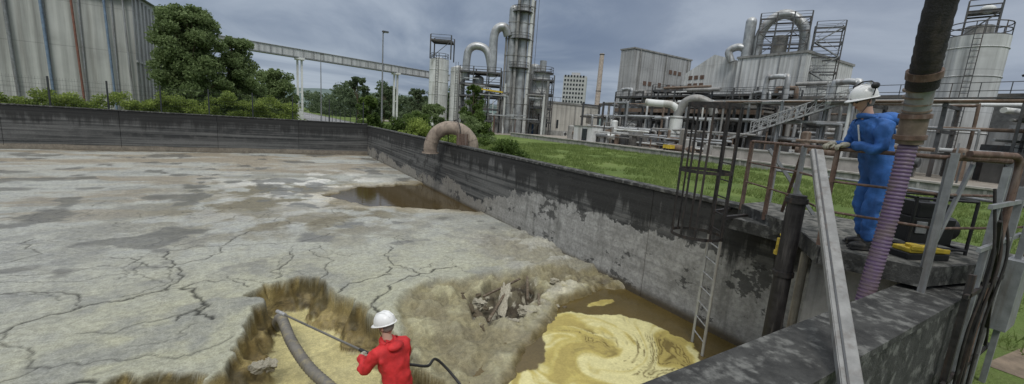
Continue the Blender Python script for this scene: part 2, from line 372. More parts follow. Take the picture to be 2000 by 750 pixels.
gold=mx(np.ones_like(col)*C(.17,.125,.045),C(.30,.235,.095),sm(fbm(X,Y,3,5,103),.4,.62));gold=mx(gold,C(.07,.055,.022),sm(fbm(X,Y,2.5,5,107),.54,.64)*.85)
col=mx(col,gold,sm(dC,.0,.05));col=mx(col,C(.34,.29,.13),sm(dC,.2,.4)*sm(Z,-.5,-.68)*.8)
col=mx(col,C(.54,.48,.24)*1.0,liqm*(.72+.28*sm(fbm(wx,wy,1.5,4,109),.4,.6)))
col=mx(col,C(.13,.10,.045),bench*sm(dC,.05,.2)*sm(lump,.55,.4)*.7)
col=mx(col,C(.15,.115,.05),sm(dP,-.1,.15)*.9);col=mx(col,C(.12,.09,.035),sm(dF,-.3,.0))
col=col*(1-.85*crk_and_ledge_shade[...,None])
wet=np.clip(sm(dP,-.5,0)+sm(dF,-.6,-.1)+liqm+ch*.6*sm(med,.4,.6)+sm(st,.5,.7)*.4*sm(Y,12,16)+wetp*.8+sm(dC,.02,.15)*.6+S*.25,0,1)
cols=np.concatenate([col,wet[...,None]],-1)
m,t,b=newmat('dried_sediment');g=t.new('ShaderNodeNewGeometry');P=g.outputs['Position'];a=t.new('ShaderNodeAttribute',attribute_name='Col')
nf=t.noise(P,9,7,.72);ng=t.noise(P,45,3,.7);nm=t.noise(P,2.3,6,.65)
c=t.mix(1.0,a.outputs['Color'],t.mix(t.rng(nf,.3,.7),(.76,.76,.75),(1.16,1.16,1.15)),'MULTIPLY')
c=t.mix(1.0,c,t.mix(t.rng(nm,.3,.7),(.88,.89,.91),(1.08,1.08,1.03)),'MULTIPLY')
c=t.mix(1.0,c,t.mix(t.rng(ng,.25,.75),(.74,.74,.74),(1.18,1.18,1.18)),'MULTIPLY')
vo=t.new('ShaderNodeTexVoronoi',{'Vector':t.scl(P,(1,1,1)),'Scale':2.6},feature='DISTANCE_TO_EDGE')
dv=t.new('ShaderNodeVectorMath',{0:P,1:t.scl(t.new('ShaderNodeTexNoise',{'Vector':P,'Scale':3.0,'Detail':5}).outputs[1],(.5,.5,.5))},operation='ADD').outputs[0]
t.set(vo,'Vector',dv)
crs=t.math('MULTIPLY',t.rng(vo.outputs[0],.012,.0),t.rng(t.noise(P,.45,3),.5,.6));crs=t.math('MULTIPLY',crs,t.rng(a.outputs['Alpha'],.25,.0))
c=t.mix(t.math('MULTIPLY',crs,.55),c,(.10,.09,.065))
nz=t.new('ShaderNodeSeparateXYZ',{0:g.outputs['Normal']}).outputs[2]
steep=t.math('MULTIPLY',t.rng(nz,.7,.35),t.rng(a.outputs['Alpha'],.3,.6));sn=t.noise(t.scl(P,(3,3,8)),1.0,6,.7);s2=t.noise(P,5,6,.7)
c=t.mix(t.math('MULTIPLY',steep,.85),c,t.mix(t.rng(sn,.38,.62),(.06,.045,.02),t.mix(t.rng(s2,.35,.65),(.17,.125,.05),(.31,.25,.12))))
t.set(b,'Base Color',c);t.set(b,'Roughness',t.rng(a.outputs['Alpha'],0,1,.92,.28));b.inputs['Specular IOR Level'].default_value=.38
hh=t.math('ADD',nf,t.math('MULTIPLY',ng,.35))
bs=t.rng(a.outputs['Alpha'],0,1,.75,.3)
t.set(b,'Normal',t.new('ShaderNodeBump',{'Strength':bs,'Distance':.05,'Height':hh}).outputs[0])
gridmesh('sediment_ground',xs,ys,Z,cols,m)
# ------------------------------------------------------------------ water with foam
wxs=np.arange(2.0,7.32,.024);wys=np.arange(1.3,7.4,.024);A,B=np.meshgrid(wxs,wys)
def swirl(x,y,cx,cy,r,k):
    dx,dy=x-cx,y-cy;d=np.hypot(dx,dy);a=k*np.exp(-(d/r)**2);return cx+dx*np.cos(a)-dy*np.sin(a),cy+dx*np.sin(a)+dy*np.cos(a)
a1,b1=swirl(A,B,4.7,4.6,.9,2.6);a1,b1=swirl(a1,b1,5.8,4.3,.7,-2.6);a1,b1=swirl(a1,b1,3.8,4.2,.6,2.4);a1,b1=swirl(a1,b1,5.2,5.4,.5,2.0)
a2=a1+(fbm(A,B,1.3,4,201)-.5)*1.0;b2=b1+(fbm(A,B,1.3,4,203)-.5)*1.0
FO=[(4.75,5.9),(5.4,5.9),(6.0,5.5),(6.45,4.75),(6.55,4.1),(6.2,3.6),(5.6,3.0),(5.0,1.3),(2,1.3),(2.1,4.3),(3.2,4.75),(3.9,5.1),(4.3,5.5)]
fo=sdf(A+(a2-a1)*.7,B+(b2-b1)*.7,FO)+(fbm(A,B,3,5,205,.6)-.5)*.34
mask=sm(fo,-.01,.04)
cx,cy,rx,ry=6.2,6.05,.36,.13
mask=np.maximum(mask,sm(1-np.hypot((A-cx)/rx,(B-cy)/ry)+(fbm(A,B,6,3,207)-.5)*1.2,0,.15))
ln=fbm(a2*.9,b2*3.6,.8,4,209);holes=sm(np.abs(ln-.5),.04,.012)*.75+sm(np.abs(ln-.38),.035,.006)*.8
mask2=mask*(1-np.clip(holes,0,1)*sm(fo,.0,.25)*sm(fbm(A,B,1.2,3,219),.34,.5))
tone=fbm(a2*1.0,b2*3.4,.9,5,211)
fc=mx(np.ones(A.shape+(3,))*C(.44,.365,.105),C(.60,.55,.27),sm(tone,.42,.6));fc=mx(fc,C(.33,.26,.075),sm(tone,.43,.35)*.7)
fc=fc*(.86+.28*fbm(A,B,9,4,221))[...,None]
wc=mx(np.ones(A.shape+(3,))*C(.085,.062,.020),C(.14,.10,.035),fbm(A,B,1.5,4,213));cc=mx(wc,fc,mask2)
m,t,b=newmat('brown_water_with_foam');a=t.new('ShaderNodeAttribute',attribute_name='Col');P=pos(t)
t.set(b,'Base Color',t.mix(1.0,a.outputs['Color'],t.mix(t.rng(t.noise(P,25,4,.7),.3,.7),(.88,.88,.86),(1.1,1.1,1.1)),'MULTIPLY'));t.set(b,'Roughness',t.rng(a.outputs['Alpha'],0,1,.06,.6))
t.set(b,'Normal',t.new('ShaderNodeBump',{'Strength':.15,'Distance':.02,'Height':t.noise(P,7,4,.55)}).outputs[0])
dPw=sdf(A,B,PL)
gridmesh('pool_water',wxs,wys,np.full(A.shape,-.15)+mask2*.004,np.concatenate([cc,mask2[...,None]],-1),m,keep=dPw>-.30)
m,t,b=newmat('brown_water');P=pos(t);n_=t.noise(P,.8,4)
t.set(b,'Base Color',t.mix(n_,(.055,.038,.014),(.09,.062,.023)));b.inputs['Roughness'].default_value=.07
t.set(b,'Normal',t.new('ShaderNodeBump',{'Strength':.1,'Distance':.02,'Height':t.noise(P,5,3)}).outputs[0])
q=MB('pond_water');q.add([(1.2,13.8,-.075),(7.31,13.8,-.075),(7.31,21.8,-.075),(1.2,21.8,-.075)],[(0,1,2,3)],m);q.done()
ROCK=mat('pale_sludge_chunk',(.42,.39,.30),.9,0,.25,(.14,.11,.07),.6,7,.8,False);ROCKD=mat('dark_sludge_chunk',(.12,.095,.06),.85,0,.35,(.3,.26,.18),.5,7,.8,False)
RK=[(4.1,6.7,.0,.12,.50,.10,.45,-.5),(4.4,6.2,-.06,.28,.18,.11,.1,.3),(3.7,6.95,-.1,.14,.12,.09,.2,.1),(.0,6.85,-.42,.12,.11,.10,.3,0),(-.15,6.5,-.22,.15,.1,.09,.3,.6),(5.7,7.1,.02,.14,.12,.09,0,.4),(3.9,5.95,-.06,.14,.12,.07,0,.9)]
for k in range(30): RK.append((rng.uniform(3.3,5.4),rng.uniform(6.0,7.7),rng.uniform(-.22,-.10),rng.uniform(.03,.10),rng.uniform(.04,.13),rng.uniform(.03,.06),rng.random(),rng.random()*3))
for i,(x,y,z,sx_,sy_,sz_,ry,yw) in enumerate(RK):
    bm=bmesh.new();bmesh.ops.create_icosphere(bm,subdivisions=4 if i<7 else 2,radius=1)
    for v in bm.verts:
        n=v.co.normalized();k=1+(float(fbm(np.array([n.x*2+i]),np.array([n.y*2+n.z*1.7]),1.2,5,300+i,.6)[0])-.5)*1.2
        v.co=Vector((max(-.7,min(.75,n.x)),max(-.8,min(.75,n.y)),max(-.6,min(.55,n.z))))*k
    me=bpy.data.meshes.new('sludge_chunk');bm.to_mesh(me);me.materials.append(ROCK if (i<7 or i%6==0) else ROCKD);o=bpy.data.objects.new('sludge_chunk',me);SC.collection.objects.link(o)
    o.scale=(sx_,sy_,sz_);o.rotation_euler=(ry,.2,yw);o.location=(x,y,z)
q=MB('broken_sticks');WD=mat('old_wood',(.10,.075,.05),.9,0,.3,(.3,.27,.2),.5,8)
for a_,b_ in (((3.5,6.2,-.1),(4.3,6.9,.12)),((4.7,6.7,-.1),(5.2,7.5,.05)),((3.9,7.2,-.1),(4.9,7.35,.1)),((4.5,5.95,-.1),(4.9,6.6,.05))): q.beam(a_,b_,.05,.03,WD)
q.done()
# ------------------------------------------------------------------ basin walls
q=MB('basin_back_wall')
for k in range(9):
    x1=7.3-k*5.0;x0=x1-4.985
    q.box(x0,x1,35.0,35.28,-1,2.5,WALLB)
q.box(-36,7.3,34.97,35.0,-.6,.22,WALLB)
q.box(-36.1,7.3,34.96,35.32,2.502,2.57,CONCD);q.done(bevel=.012)
q=MB('basin_side_wall')
y=1.35
for k in range(8):
    y1=min(y+4.6,35.28);q.box(7.3,7.55,y+.006,y1-.006,-1.2,2.33,WALLR);y=y1
q.box(7.27,7.59,1.35,35.33,2.333,2.41,CONCD);q.done(bevel=.012)
q=MB('basin_near_wall')
q.box(-36,7.6,.94,1.34,-1.2,2.14,CONC);q.box(-36,7.6,.915,1.365,2.143,2.2,CONCD)
q.box(-30,7.6,.937,.9395,.9,2.13,CONCD);q.done(bevel=.02)
q=MB('basin_end_wall');q.box(-36.3,-36,.94,35.3,-1,2.4,CONC);q.done()
PIER=mat('pier_concrete',(.25,.245,.23),.9,0,.3,(.06,.06,.055),.75,2.2,.4)
# ------------------------------------------------------------------ ground
m,t,b=newmat('grass_ground');P=pos(t)
g=t.mix(t.rng(t.noise(P,.25,6,.65),.35,.65),(.095,.14,.04),(.15,.20,.06));g=t.mix(t.math('MULTIPLY',t.rng(t.noise(P,1.6,6,.7),.5,.75),.55),g,(.18,.17,.09))
t.set(b,'Base Color',g);b.inputs['Roughness'].default_value=.95;b.inputs['Specular IOR Level'].default_value=.1
t.set(b,'Normal',t.new('ShaderNodeBump',{'Strength':.8,'Distance':.08,'Height':t.noise(P,12,4,.7)}).outputs[0]);GR=m
q=MB('grass_ground');B_=3000
q.add([(-B_,-B_,1),(B_,-B_,1),(B_,.95,1),(-B_,.95,1)],[(0,1,2,3)],GR)
q.add([(-B_,35.2,1),(B_,35.2,1),(B_,B_,1),(-B_,B_,1)],[(0,1,2,3)],GR)
q.add([(7.5,.95,1),(B_,.95,1),(B_,35.2,1),(7.5,35.2,1)],[(0,1,2,3)],GR)
q.add([(-B_,.95,1),(-36.1,.95,1),(-36.1,35.2,1),(-B_,35.2,1)],[(0,1,2,3)],GR);q.done()
ASP=mat('asphalt',(.24,.24,.24),.9,0,.2,(.14,.14,.14),.4,.6,.3,False)
GRV=mat('gravel_yard',(.27,.24,.20),.95,0,.25,(.15,.14,.12),.5,.4,.5,False)
q=MB('access_road');q.box(7.5,15.5,46,420,.9,1.02,ASP);q.box(7.3,7.5,46,420,.9,1.13,CONC);q.box(15.5,15.7,46,420,.9,1.13,CONC)
for k in range(14): q.add([(10.95,50+k*9,1.024),(11.07,50+k*9,1.024),(11.07,54+k*9,1.024),(10.95,54+k*9,1.024)],[(0,1,2,3)],WHT)
q.done()
q=MB('factory_yard');q.box(37.35,180,2.2,62,.9,1.55,GRV);q.box(30,180,66,140,.9,1.045,GRV);q.done()
KT=mat('kerb_top',(.36,.34,.31),.9,0,.2,(.15,.14,.12),.5,1)
q=MB('yard_kerb_wall');q.box(37,37.4,2,62,.9,1.56,CONC);q.box(36.9,37.5,2,62,1.563,1.68,KT)
for k in range(20): q.box(36.94,37.0,3+k*3,3.15+k*3,.95,1.56,CONC)
q.done()
q=MB('dirt_path');q.add([(7.7,-3,1.006),(11,-3,1.006),(10.2,.6,1.006),(7.7,.9,1.006)],[(0,1,2,3)],mat('bare_earth',(.22,.17,.12),.95,0,.3,(.1,.08,.05),.5,3,.6,False));q.done()
GB=leafmat('grass_blades',(.10,.15,.04),(.25,.31,.10))
def blades(name,n,fn,h0,w0):
    p=fn(n);d=np.hypot(p[:,0],p[:,1]);k=np.clip(d/14,.7,2.2);h=h0*(.4+rng.random(len(p)))*np.clip(k,.7,1.3)*(.5+1.3*fbm(p[:,0],p[:,1],.35,3,411));w=w0*k
    a=rng.random(len(p))*6.28;ln=rng.normal(size=(len(p),2))*h[:,None]*.5
    b0=np.stack([p[:,0]-np.cos(a)*w,p[:,1]-np.sin(a)*w,np.full(len(p),1.0)],1);b1_=np.stack([p[:,0]+np.cos(a)*w,p[:,1]+np.sin(a)*w,np.full(len(p),1.0)],1)
    tp=np.stack([p[:,0]+ln[:,0],p[:,1]+ln[:,1],1+h],1);v=np.stack([b0,b1_,tp],1).reshape(-1,3).astype(np.float32)
    me=bpy.data.meshes.new(name);me.vertices.add(len(v));me.vertices.foreach_set('co',v.ravel());N=len(p)
    me.loops.add(3*N);me.loops.foreach_set('vertex_index',np.arange(3*N,dtype=np.int32));me.polygons.add(N);me.polygons.foreach_set('loop_start',np.arange(0,3*N,3,dtype=np.int32));me.update(calc_edges=True)
    me.materials.append(GB);o=bpy.data.objects.new(name,me);SC.collection.objects.link(o)
def f1(n):
    x=7.65+rng.random(n)**1.4*29.2;y=rng.random(n)**1.2*46-2;p=np.stack([x,y],1);k=fbm(x,y,.5,3,401);return p[(k>.42)&((x>8.6)|(y>1.2))]
blades('grass_tufts',120000,f1,.13,.015)
# ------------------------------------------------------------------ vegetation
L1=leafmat('willow_leaves',(.10,.145,.05),(.25,.32,.14));L2=leafmat('hedge_leaves',(.09,.14,.03),(.36,.44,.11));L3=leafmat('bush_leaves',(.045,.08,.022),(.16,.23,.055));L4=leafmat('far_leaves',(.07,.10,.055),(.16,.21,.11))
BARK=mat('bark',(.10,.075,.05),.9,0,.3)
def tree(name,x,y,h,rx,n,size,lm,z0=1.0,base=.15,ncl=46,ry=None,cr=(.14,.30),mn=.22,core=0):
    q=MB(name);ry=ry or rx
    q.tube(spline([(x,y,z0),(x+.1,y,z0+h*.3),(x-.1,y+.1,z0+h*.6),(x,y,z0+h*.85)],5),list(np.linspace(.022*h,.005*h,16)),BARK,7)
    cs=[]
    for i in range(ncl):
        u=rng.random()**.9;zc=z0+h*(base+(1-base)*u);w=math.sin(math.pi*min(1,mn+u*(.96-mn)))**.55
        a=rng.random()*6.28;rr=rng.random()**.6*.9
        cx=x+rx*w*rr*math.cos(a);cy=y+ry*w*rr*math.sin(a);r=rx*rng.uniform(*cr)
        if zc>z0+h-r*.7: zc=z0+h-r*(.7+rng.random())
        cs.append((cx,cy,zc,r))
        if i%4==0:
            zb=z0+(zc-z0)*.55;q.tube([(x,y,zb),((x+cx)/2,(y+cy)/2,(zb+zc)/2+.1),(cx,cy,zc)],[.009*h,.006*h,.003*h],BARK,5)
    for i in range(core):
        u=(i+.5)/core;w=math.sin(math.pi*(mn+u*(.96-mn)))**.55;a=i*2.4;cs.append((x+rx*.35*w*math.cos(a),y+ry*.35*w*math.sin(a),z0+h*(base+.08+(.88-base)*u),rx*w*.52))
    q.leaves(cs,n,1,size,lm);return q.done()
tree('willow_tree',-5.3,46,10.4,3.5,56000,.11,L1,ncl=170,base=.03,cr=(.12,.24),mn=.30,core=12)
tree('willow_tree',-2.0,48.5,8.6,2.6,30000,.11,L1,ncl=100,base=.03,cr=(.14,.26),mn=.30,core=10)
tree('willow_tree',1.4,56,6.6,2.6,12000,.13,L1,ncl=50,base=.04,core=8)
tree('leafy_tree',22.0,46,6.6,1.6,6000,.12,L3,ncl=40)
tree('leafy_tree',8.6,41,4.0,1.6,7000,.11,L3,base=.02,ncl=36)
tree('leafy_tree',16.5,46,4.0,2.2,6000,.12,L1,base=.02,ncl=36)
q=MB('garden_hedge');cs=[]
for i in range(360):
    x=rng.uniform(-17.5,2.4);top=1.85+.95*max(0,(x+13)/15)+.28*math.sin(x*2.1)+.15*math.sin(x*5.3);cs.append((x,37.4+rng.normal()*.45,1.1+rng.random()**.5*top,rng.uniform(.28,.48)))
q.leaves(cs,50000,1,.065,L2);q.done()
def bush(name,x,y,r,h,n,lm,size=.09):
    q=MB(name);cs=[(x+rng.normal()*r*.45,y+rng.normal()*r*.45,1+rng.random()*(h-r*.4),rng.uniform(.2,.42)*r) for i in range(34)]
    for i in range(5):
        c=cs[i];q.tube([(x,y,1),((x+c[0])/2,(y+c[1])/2,1+(c[2]-1)*.6),c[:3]],[.04,.025,.01],BARK,5)
    q.leaves(cs,n,1,size,lm);q.done()
bush('wild_bush',10.6,18.2,1.2,2.1,8000,L3,.06)
bush('wild_bush',11.5,26,1.2,1.9,5000,L2,.07);bush('wild_bush',13.5,31,1.5,2.6,6000,L3,.08);bush('wild_bush',12.5,37,1.6,2.6,6000,L2,.08)
bush('wild_bush',10.8,38,1.2,2.4,5000,L3,.08);bush('wild_bush',16.5,35,1.4,3.4,5000,L1,.08);bush('wild_bush',14.2,43,1.6,3.2,6000,L3,.09);bush('wild_bush',8.9,30,.7,1.5,1800,L2,.07)
bush('wild_bush',19,38,1.5,3.8,6000,L3,.09);bush('wild_bush',24.5,50,1.6,2.5,4000,L3,.09);bush('wild_bush',9.2,22,.6,1.2,1500,L2,.06)
q=MB('distant_tree_line');cs=[]
for i in range(330):
    a=math.radians(rng.uniform(-4,27));D=rng.uniform(150,240);hh=5+7*float(fbm(np.array([math.degrees(a)*.8]),np.array([D*.02]),1,3,501)[0])*1.3
    for k in range(3): 
        X_=D*math.sin(a)+rng.normal()*1.5;Y_=D*math.cos(a)
        if 5<X_<18 and Y_<230: continue
        cs.append((X_,Y_,1+rng.random()*hh,rng.uniform(1.4,2.8)))
q.leaves(cs,42000,1,.5,L4);q.done()
for (x,y,h,r) in ((22,118,11.5,3.4),(31,120,10,3),(40,122,10.5,3.6),(47,118,10,3),(2,125,9,3),(27,110,9,2.5)): tree('distant_tree',x,y,h,r,4500,.27,L4,ncl=40)
m,t,b=newmat('wooded_hill');t.set(b,'Base Color',t.mix(t.rng(t.noise(pos(t),.02,6,.7),.35,.65),(.07,.105,.10),(.13,.17,.15)));b.inputs['Roughness'].default_value=1
hx=np.linspace(-600,1500,160);hy=np.linspace(900,1500,30);HX,HY=np.meshgrid(hx,hy)
HZ=-5+(34+40*fbm(HX,HY,.004,5,601))*np.sin(np.pi*np.clip((HY-900)/600,0,1))**.7*sm(HX,-700,-200);gridmesh('hills',hx,hy,HZ,None,m)
# ------------------------------------------------------------------ left hangar
q=MB('corrugated_storage_hall');HL=CL_B;BL=mat('blue_grey_pipe',(.16,.22,.30),.6);RB=mat('red_brown_pipe',(.20,.09,.065),.7);RF=mat('hall_roof',(.25,.26,.27),.7)
q.add([(-60,50,1),(-9.5,50,1),(-9.5,50,12.1),(-60,50,12.1)],[(0,1,2,3)],HL)
q.add([(-9.5,50,1),(-9.5,62,1),(-9.5,62,12.9),(-9.5,50,12.1)],[(0,1,2,3)],clad('hall_end_cladding',(.46,.47,.47),(.2,.2,.19),1.0,amt=.5))
q.add([(-9.5,62,1),(-60,62,1),(-60,62,12.9),(-9.5,62,12.9)],[(0,1,2,3)],HL);q.add([(-60,62,1),(-60,50,1),(-60,50,12.1),(-60,62,12.9)],[(0,1,2,3)],HL)
q.add([(-60.4,49.6,12.13),(-9.1,49.6,12.13),(-9.1,62.4,12.95),(-60.4,62.4,12.95)],[(0,1,2,3)],RF);q.box(-60,-9.0,49.55,49.95,11.7,12.1,GALV)
for x,mt_,w in ((-14.9,BL,.1),(-13.1,RB,.08),(-11.1,BL,.09),(-9.9,PLG,.08),(-16.9,GALV,.12),(-20,RB,.1)):
    q.tube([(x-.15,49.75,11.7),(x-.02,49.75,6),(x+.1,49.75,1)],w,mt_,8)
for x in np.arange(-58,-9.6,2.05): q.box(x,x+.10,49.88,49.995,1,11.7,GALV)
q.box(-60,-14.95,49.2,49.9,1,2.0,CONC)
for y in np.arange(50.5,62,1.5): q.box(-9.5,-9.36,y,y+.12,1,12.1,GALVL)
q.box(-9.5,-9.4,50,62,6.4,6.6,GALVL);q.done()
q=MB('mesh_fence');FG=mat('fence_dark',(.03,.035,.035),.6)
for x in np.arange(-16.2,8,2.6): q.box(x-.04,x+.04,36.16,36.24,1,4.3,FG)
for z in np.arange(1.3,4.25,.28): q.beam((-16.2,36.2,z),(7.2,36.2,z),.008,.009,FG)
for x in np.arange(-16.2,7.2,.13): q.beam((x,36.2,1.1),(x,36.2,4.25),.005,.005,FG)
for y in np.arange(36.2,62,3): q.box(7.17,7.23,y-.03,y+.03,1,3.4,FG)
q.done()
q=MB('conveyor_gallery');a0=Vector((-30,75.6,13.0));a1_=Vector((39.5,98.4,13.0));GW=clad('gallery_cladding',(.55,.56,.56),(.28,.27,.25),.8,amt=.4)
q.beam(a0,a1_,1.6,1.25,GW);q.beam(a0+Vector((0,0,.7)),a1_+Vector((0,0,.7)),1.9,.1,GALVL);q.beam(a0-Vector((0,0,.72)),a1_-Vector((0,0,.72)),1.7,.16,GALV)
d=(a1_-a0);
for k in range(40): p_=a0+d*(k/40);q.beam(p_+Vector((.27,-.83,-.6)),p_+Vector((.27,-.83,.6)),.1,.06,GALV)
for x,y in ((6.1,87.4),(25.5,93.8),(-16,80.2)):
    for s_ in (-.35,.35): q.box(x+s_-.17,x+s_+.17,y-.25,y+.25,1,12.3,WHT)
    q.box(x-.8,x+.8,y-.9,y+.9,11.9,12.3,WHT);q.box(x-.5,x+.5,y-.1,y+.1,6,6.3,WHT)
q.done()
def lamp(x,y,h):
    q=MB('street_lamp');q.cyl((x,y,1),(x,y,h),.11,GALV,.06,10);q.cyl((x,y,1),(x,y,1.9),.14,GALV,n=10);q.tube([(x,y,h),(x+.25,y-.05,h+.1),(x+.6,y-.1,h+.1)],.045,GALV,8)
    q.box(x-.1,x+.55,y-.25,y+.1,h+.07,h+.22,DKS);q.box(x,x+.5,y-.2,y+.05,h+.04,h+.068,WHT);q.done()
lamp(11.7,48.6,12.2);lamp(9.4,85,13)
q=MB('gatehouse');q.box(3.5,7.0,98,102,1,3.6,WHT);q.box(3.3,7.2,97.8,102.2,3.603,3.9,RF);q.box(4,6.5,97.96,98.0,2,3,GLASS);q.done()
def steel(q,x0,x1,y0,y1,z0,z1,nx,nl,mt=DKS,w=.22,brace=True,deck=True):
    X_=np.linspace(x0,x1,nx+1);Z_=np.linspace(z0,z1,nl+1)
    for x in X_:
        for y in (y0,y1): q.box(x-w/2,x+w/2,y-w/2,y+w/2,z0,z1+1.0,mt)
    for z in Z_[1:]:
        for y in (y0,y1): q.beam((x0,y,z),(x1,y,z),w*.8,w*1.2,mt);q.beam((x0,y,z+.55),(x1,y,z+.55),.06,.06,mt);q.beam((x0,y,z+1.05),(x1,y,z+1.05),.07,.07,mt)
        for x in X_: q.beam((x,y0,z),(x,y1,z),w*.8,w*1.2,mt)
        if deck: q.box(x0,x1,y0,y1,z+.14,z+.2,DKS)
    if brace:
        for i in range(nx):
            for k in range(nl):
                if (i+k)%2==0: q.beam((X_[i],y0,Z_[k]),(X_[i+1],y0,Z_[k+1]),.1,.1,mt)
                elif k%2: q.beam((X_[i+1],y0,Z_[k]),(X_[i],y0,Z_[k+1]),.1,.1,mt)
def rail_ring(q,c,r,mt,n=18):
    for dz in (.05,.6,1.1): q.ring((c[0],c[1],c[2]+dz),r,.05,mt,n,5)
    for i in range(n//2):
        a=4*math.pi*i/n;q.cyl((c[0]+r*math.cos(a),c[1]+r*math.sin(a),c[2]),(c[0]+r*math.cos(a),c[1]+r*math.sin(a),c[2]+1.1),.04,mt,n=5)
O=(43.9,72.8,0);YW=-PSI
def tank(name,org,yaw,x,y,r,z1,mt,cone=1.0,ladder=True):
    q=MB(name,org,yaw);q.cyl((x,y,1),(x,y,z1),r,mt,n=28);q.cyl((x,y,z1),(x,y,z1+cone),r,mt,r*.15,n=28)
    for z in np.arange(3,z1,2.4): q.ring((x,y,z),r+.02,.05,mt,28,5)
    if ladder:
        for s_ in (-.25,.25): q.beam((x+s_,y-r-.25,1),(x+s_,y-r-.25,z1+1),.07,.07,DKS)
        for z in np.arange(1.2,z1,.5): q.beam((x-.25,y-r-.25,z),(x+.25,y-r-.25,z),.05,.05,DKS)
    return q
q=tank('storage_tank',O,YW,-15.6,0,1.9,14.6,WHT,.5);rail_ring(q,(-15.6,0,14.6),1.8,DKS);q.done()
q=tank('storage_tank',O,YW,-11.9,1,1.5,13.4,WHT,.5);q.done()
q=MB('distillation_tower',O,YW)
for x,y,r,z1,mt_ in ((-1.3,0,.95,25,PLG),(.75,.3,1.05,36,PLG),(-.4,-1.2,.3,30,PLGD),(2.2,-.3,.35,30,WHT),(2.7,.3,.18,27,PLGD),(-2.5,-.4,.2,22,PLGD)):
    q.cyl((x,y,1),(x,y,z1),r,mt_,n=20)
    for z in np.arange(4,z1,3.1): q.ring((x,y,z),r+.03,.06,PLGD,20,5)
q.ball((-1.3,0,25),.95,PLG,half=True)
for z in (14,19.5,24.5,28): 
    q.cyl((.3,0,z),(.3,0,z+.12),2.1,DKS,n=16);rail_ring(q,(.3,0,z),2.1,DKS)
for s_ in (-.3,.3): q.beam((3.1+s_,-.6,1),(3.1+s_,-.6,30),.08,.08,DKS)
q.tube(spline([(-2.2,-.6,20),(-2.9,-.9,21.4),(-4.2,-1,21.2),(-4.9,-1,19.6),(-4.9,-1,15),(-4.9,-1,12)],8),.85,PLG,16)
q.tube(spline([(-4.9,-1.2,12.5),(-6,-1.2,16.6),(-8,-1.2,17.6),(-9.6,-1.2,16.8),(-10,-1.2,14.6),(-10,-1.2,11)],8),.75,PLG,16)
q.tube(spline([(-1.3,-.8,9),(-3,-1,8.4),(-6,-1,8.6),(-8,-1,7)],6),.35,PLGD,10)
for x,y,r,z0,z1 in ((3.6,1,1.2,8,14.6),(5.9,1,1.0,7,12.5),(-7.6,0,1.1,6,11.5)):
    q.cyl((x,y,z0),(x,y,z1),r,PLG,n=20);q.ball((x,y,z1),(r,r,r*.6),PLG,16,6,True);q.cyl((x,y,z0-1.3),(x,y,z0),.25,PLGD,r,16);q.cyl((x,y,1),(x,y,z0),.22,PLGD)
q.cyl((5.2,1,13.5),(5.2,1,13.7),2.3,DKS,n=16);rail_ring(q,(5.2,1,13.6),2.2,DKS);q.cyl((5.2,1,7),(5.2,1,13.5),1.6,WHT,n=20);q.cyl((5.2,1,14),(5.2,1,16),.7,PLG,n=14);q.cyl((5.2,1,5.5),(5.2,1,7),.5,WHT,1.6,n=20)
q.done()
q=MB('tower_steelwork',O,YW);steel(q,-11,-3,-3,2,1,12.5,3,5);steel(q,-17,-13,-2.3,1.5,14.5,18,1,1)
steel(q,3,7.5,-1.5,3,1,12,2,4)
for i in range(26):
    x=rng.uniform(-10.5,6.5);z=rng.uniform(2.5,12);
    if i%2: q.beam((x,-3.3,z),(x+rng.uniform(2,6),-3.3,z),.2,.2,random.choice([PLG,PLGD,WHT,DKS]))
    else: q.cyl((x,-3.2+rng.random(),1),(x,-3.2,z),rng.uniform(.08,.25),random.choice([PLG,PLGD,RUST,WHT]),n=8)
YEL=mat('yellow_paint',(.55,.40,.04),.5,0,.2,(.2,.15,.05),.5,6)
q.beam((-8,-3.4,9.4),(-2.4,-3.4,9.0),.12,.3,YEL)
for i in range(7): x=-10.4+i*1.1;q.box(x,x+.7,-2.5,-1.2,1,rng.uniform(2.5,5.5),random.choice([PLGD,DIRTY,DKS,WHT]))
q.done()
q=MB('low_service_building');q.box(46,67.4,73.7,84,1,8.1,CL_T);q.box(45.8,67.6,73.5,84.2,8.103,8.5,PLGD);q.box(46,67.4,73.62,73.697,1,2.2,CONC)
DB=mat('blue_door',(.05,.12,.25),.5);q.box(48.4,49.5,73.58,73.69,1,3.3,DB)
for x in (52.5,55.5): q.box(x,x+.5,73.6,73.69,2.8,4.6,GLASS)
for x in np.arange(57,66,1.7): q.box(x,x+1.1,72.7,73.5,1.1,2.1,WHT);q.cyl((x+.5,72.68,1.6),(x+.5,72.7,1.6),.38,DKS,n=12)
for x in (50.5,60.5,65): q.cyl((x,73.5,1),(x,73.5,8),.09,PLGD,n=8)
q.box(64,66,73.55,73.69,4.5,6.5,DIRTY)
for x in np.arange(46.5,60,1.5): q.cyl((x,75,8.5),(x,75,9.5),.04,DKS,n=5)
q.beam((46.5,75,9.5),(60,75,9.5),.07,.07,DKS);q.done()
q=MB('apartment_tower_block');TB=mat('tower_block_wall',(.42,.42,.42),.8);q.M=Matrix.Translation((188.5,233,0))@Matrix.Rotation(-.75,4,'Z')
q.box(-8,8,0,12,1,38,TB)
for z in np.arange(5,37,2.9):
    for x in np.arange(-7.4,7,2.1): q.box(x,x+1.2,-.12,-.02,z,z+1.5,GLASS)
q.box(-3,3,3,8,38,40.5,TB);q.done()
q=MB('factory_chimney');q.cyl((68,75,1),(68,75,20.5),.65,mat('chimney_tan',(.42,.36,.3),.8),.5,n=16);q.ring((68,75,20.3),.55,.08,DKS);q.ring((68,75,12),.62,.06,DKS);q.done()
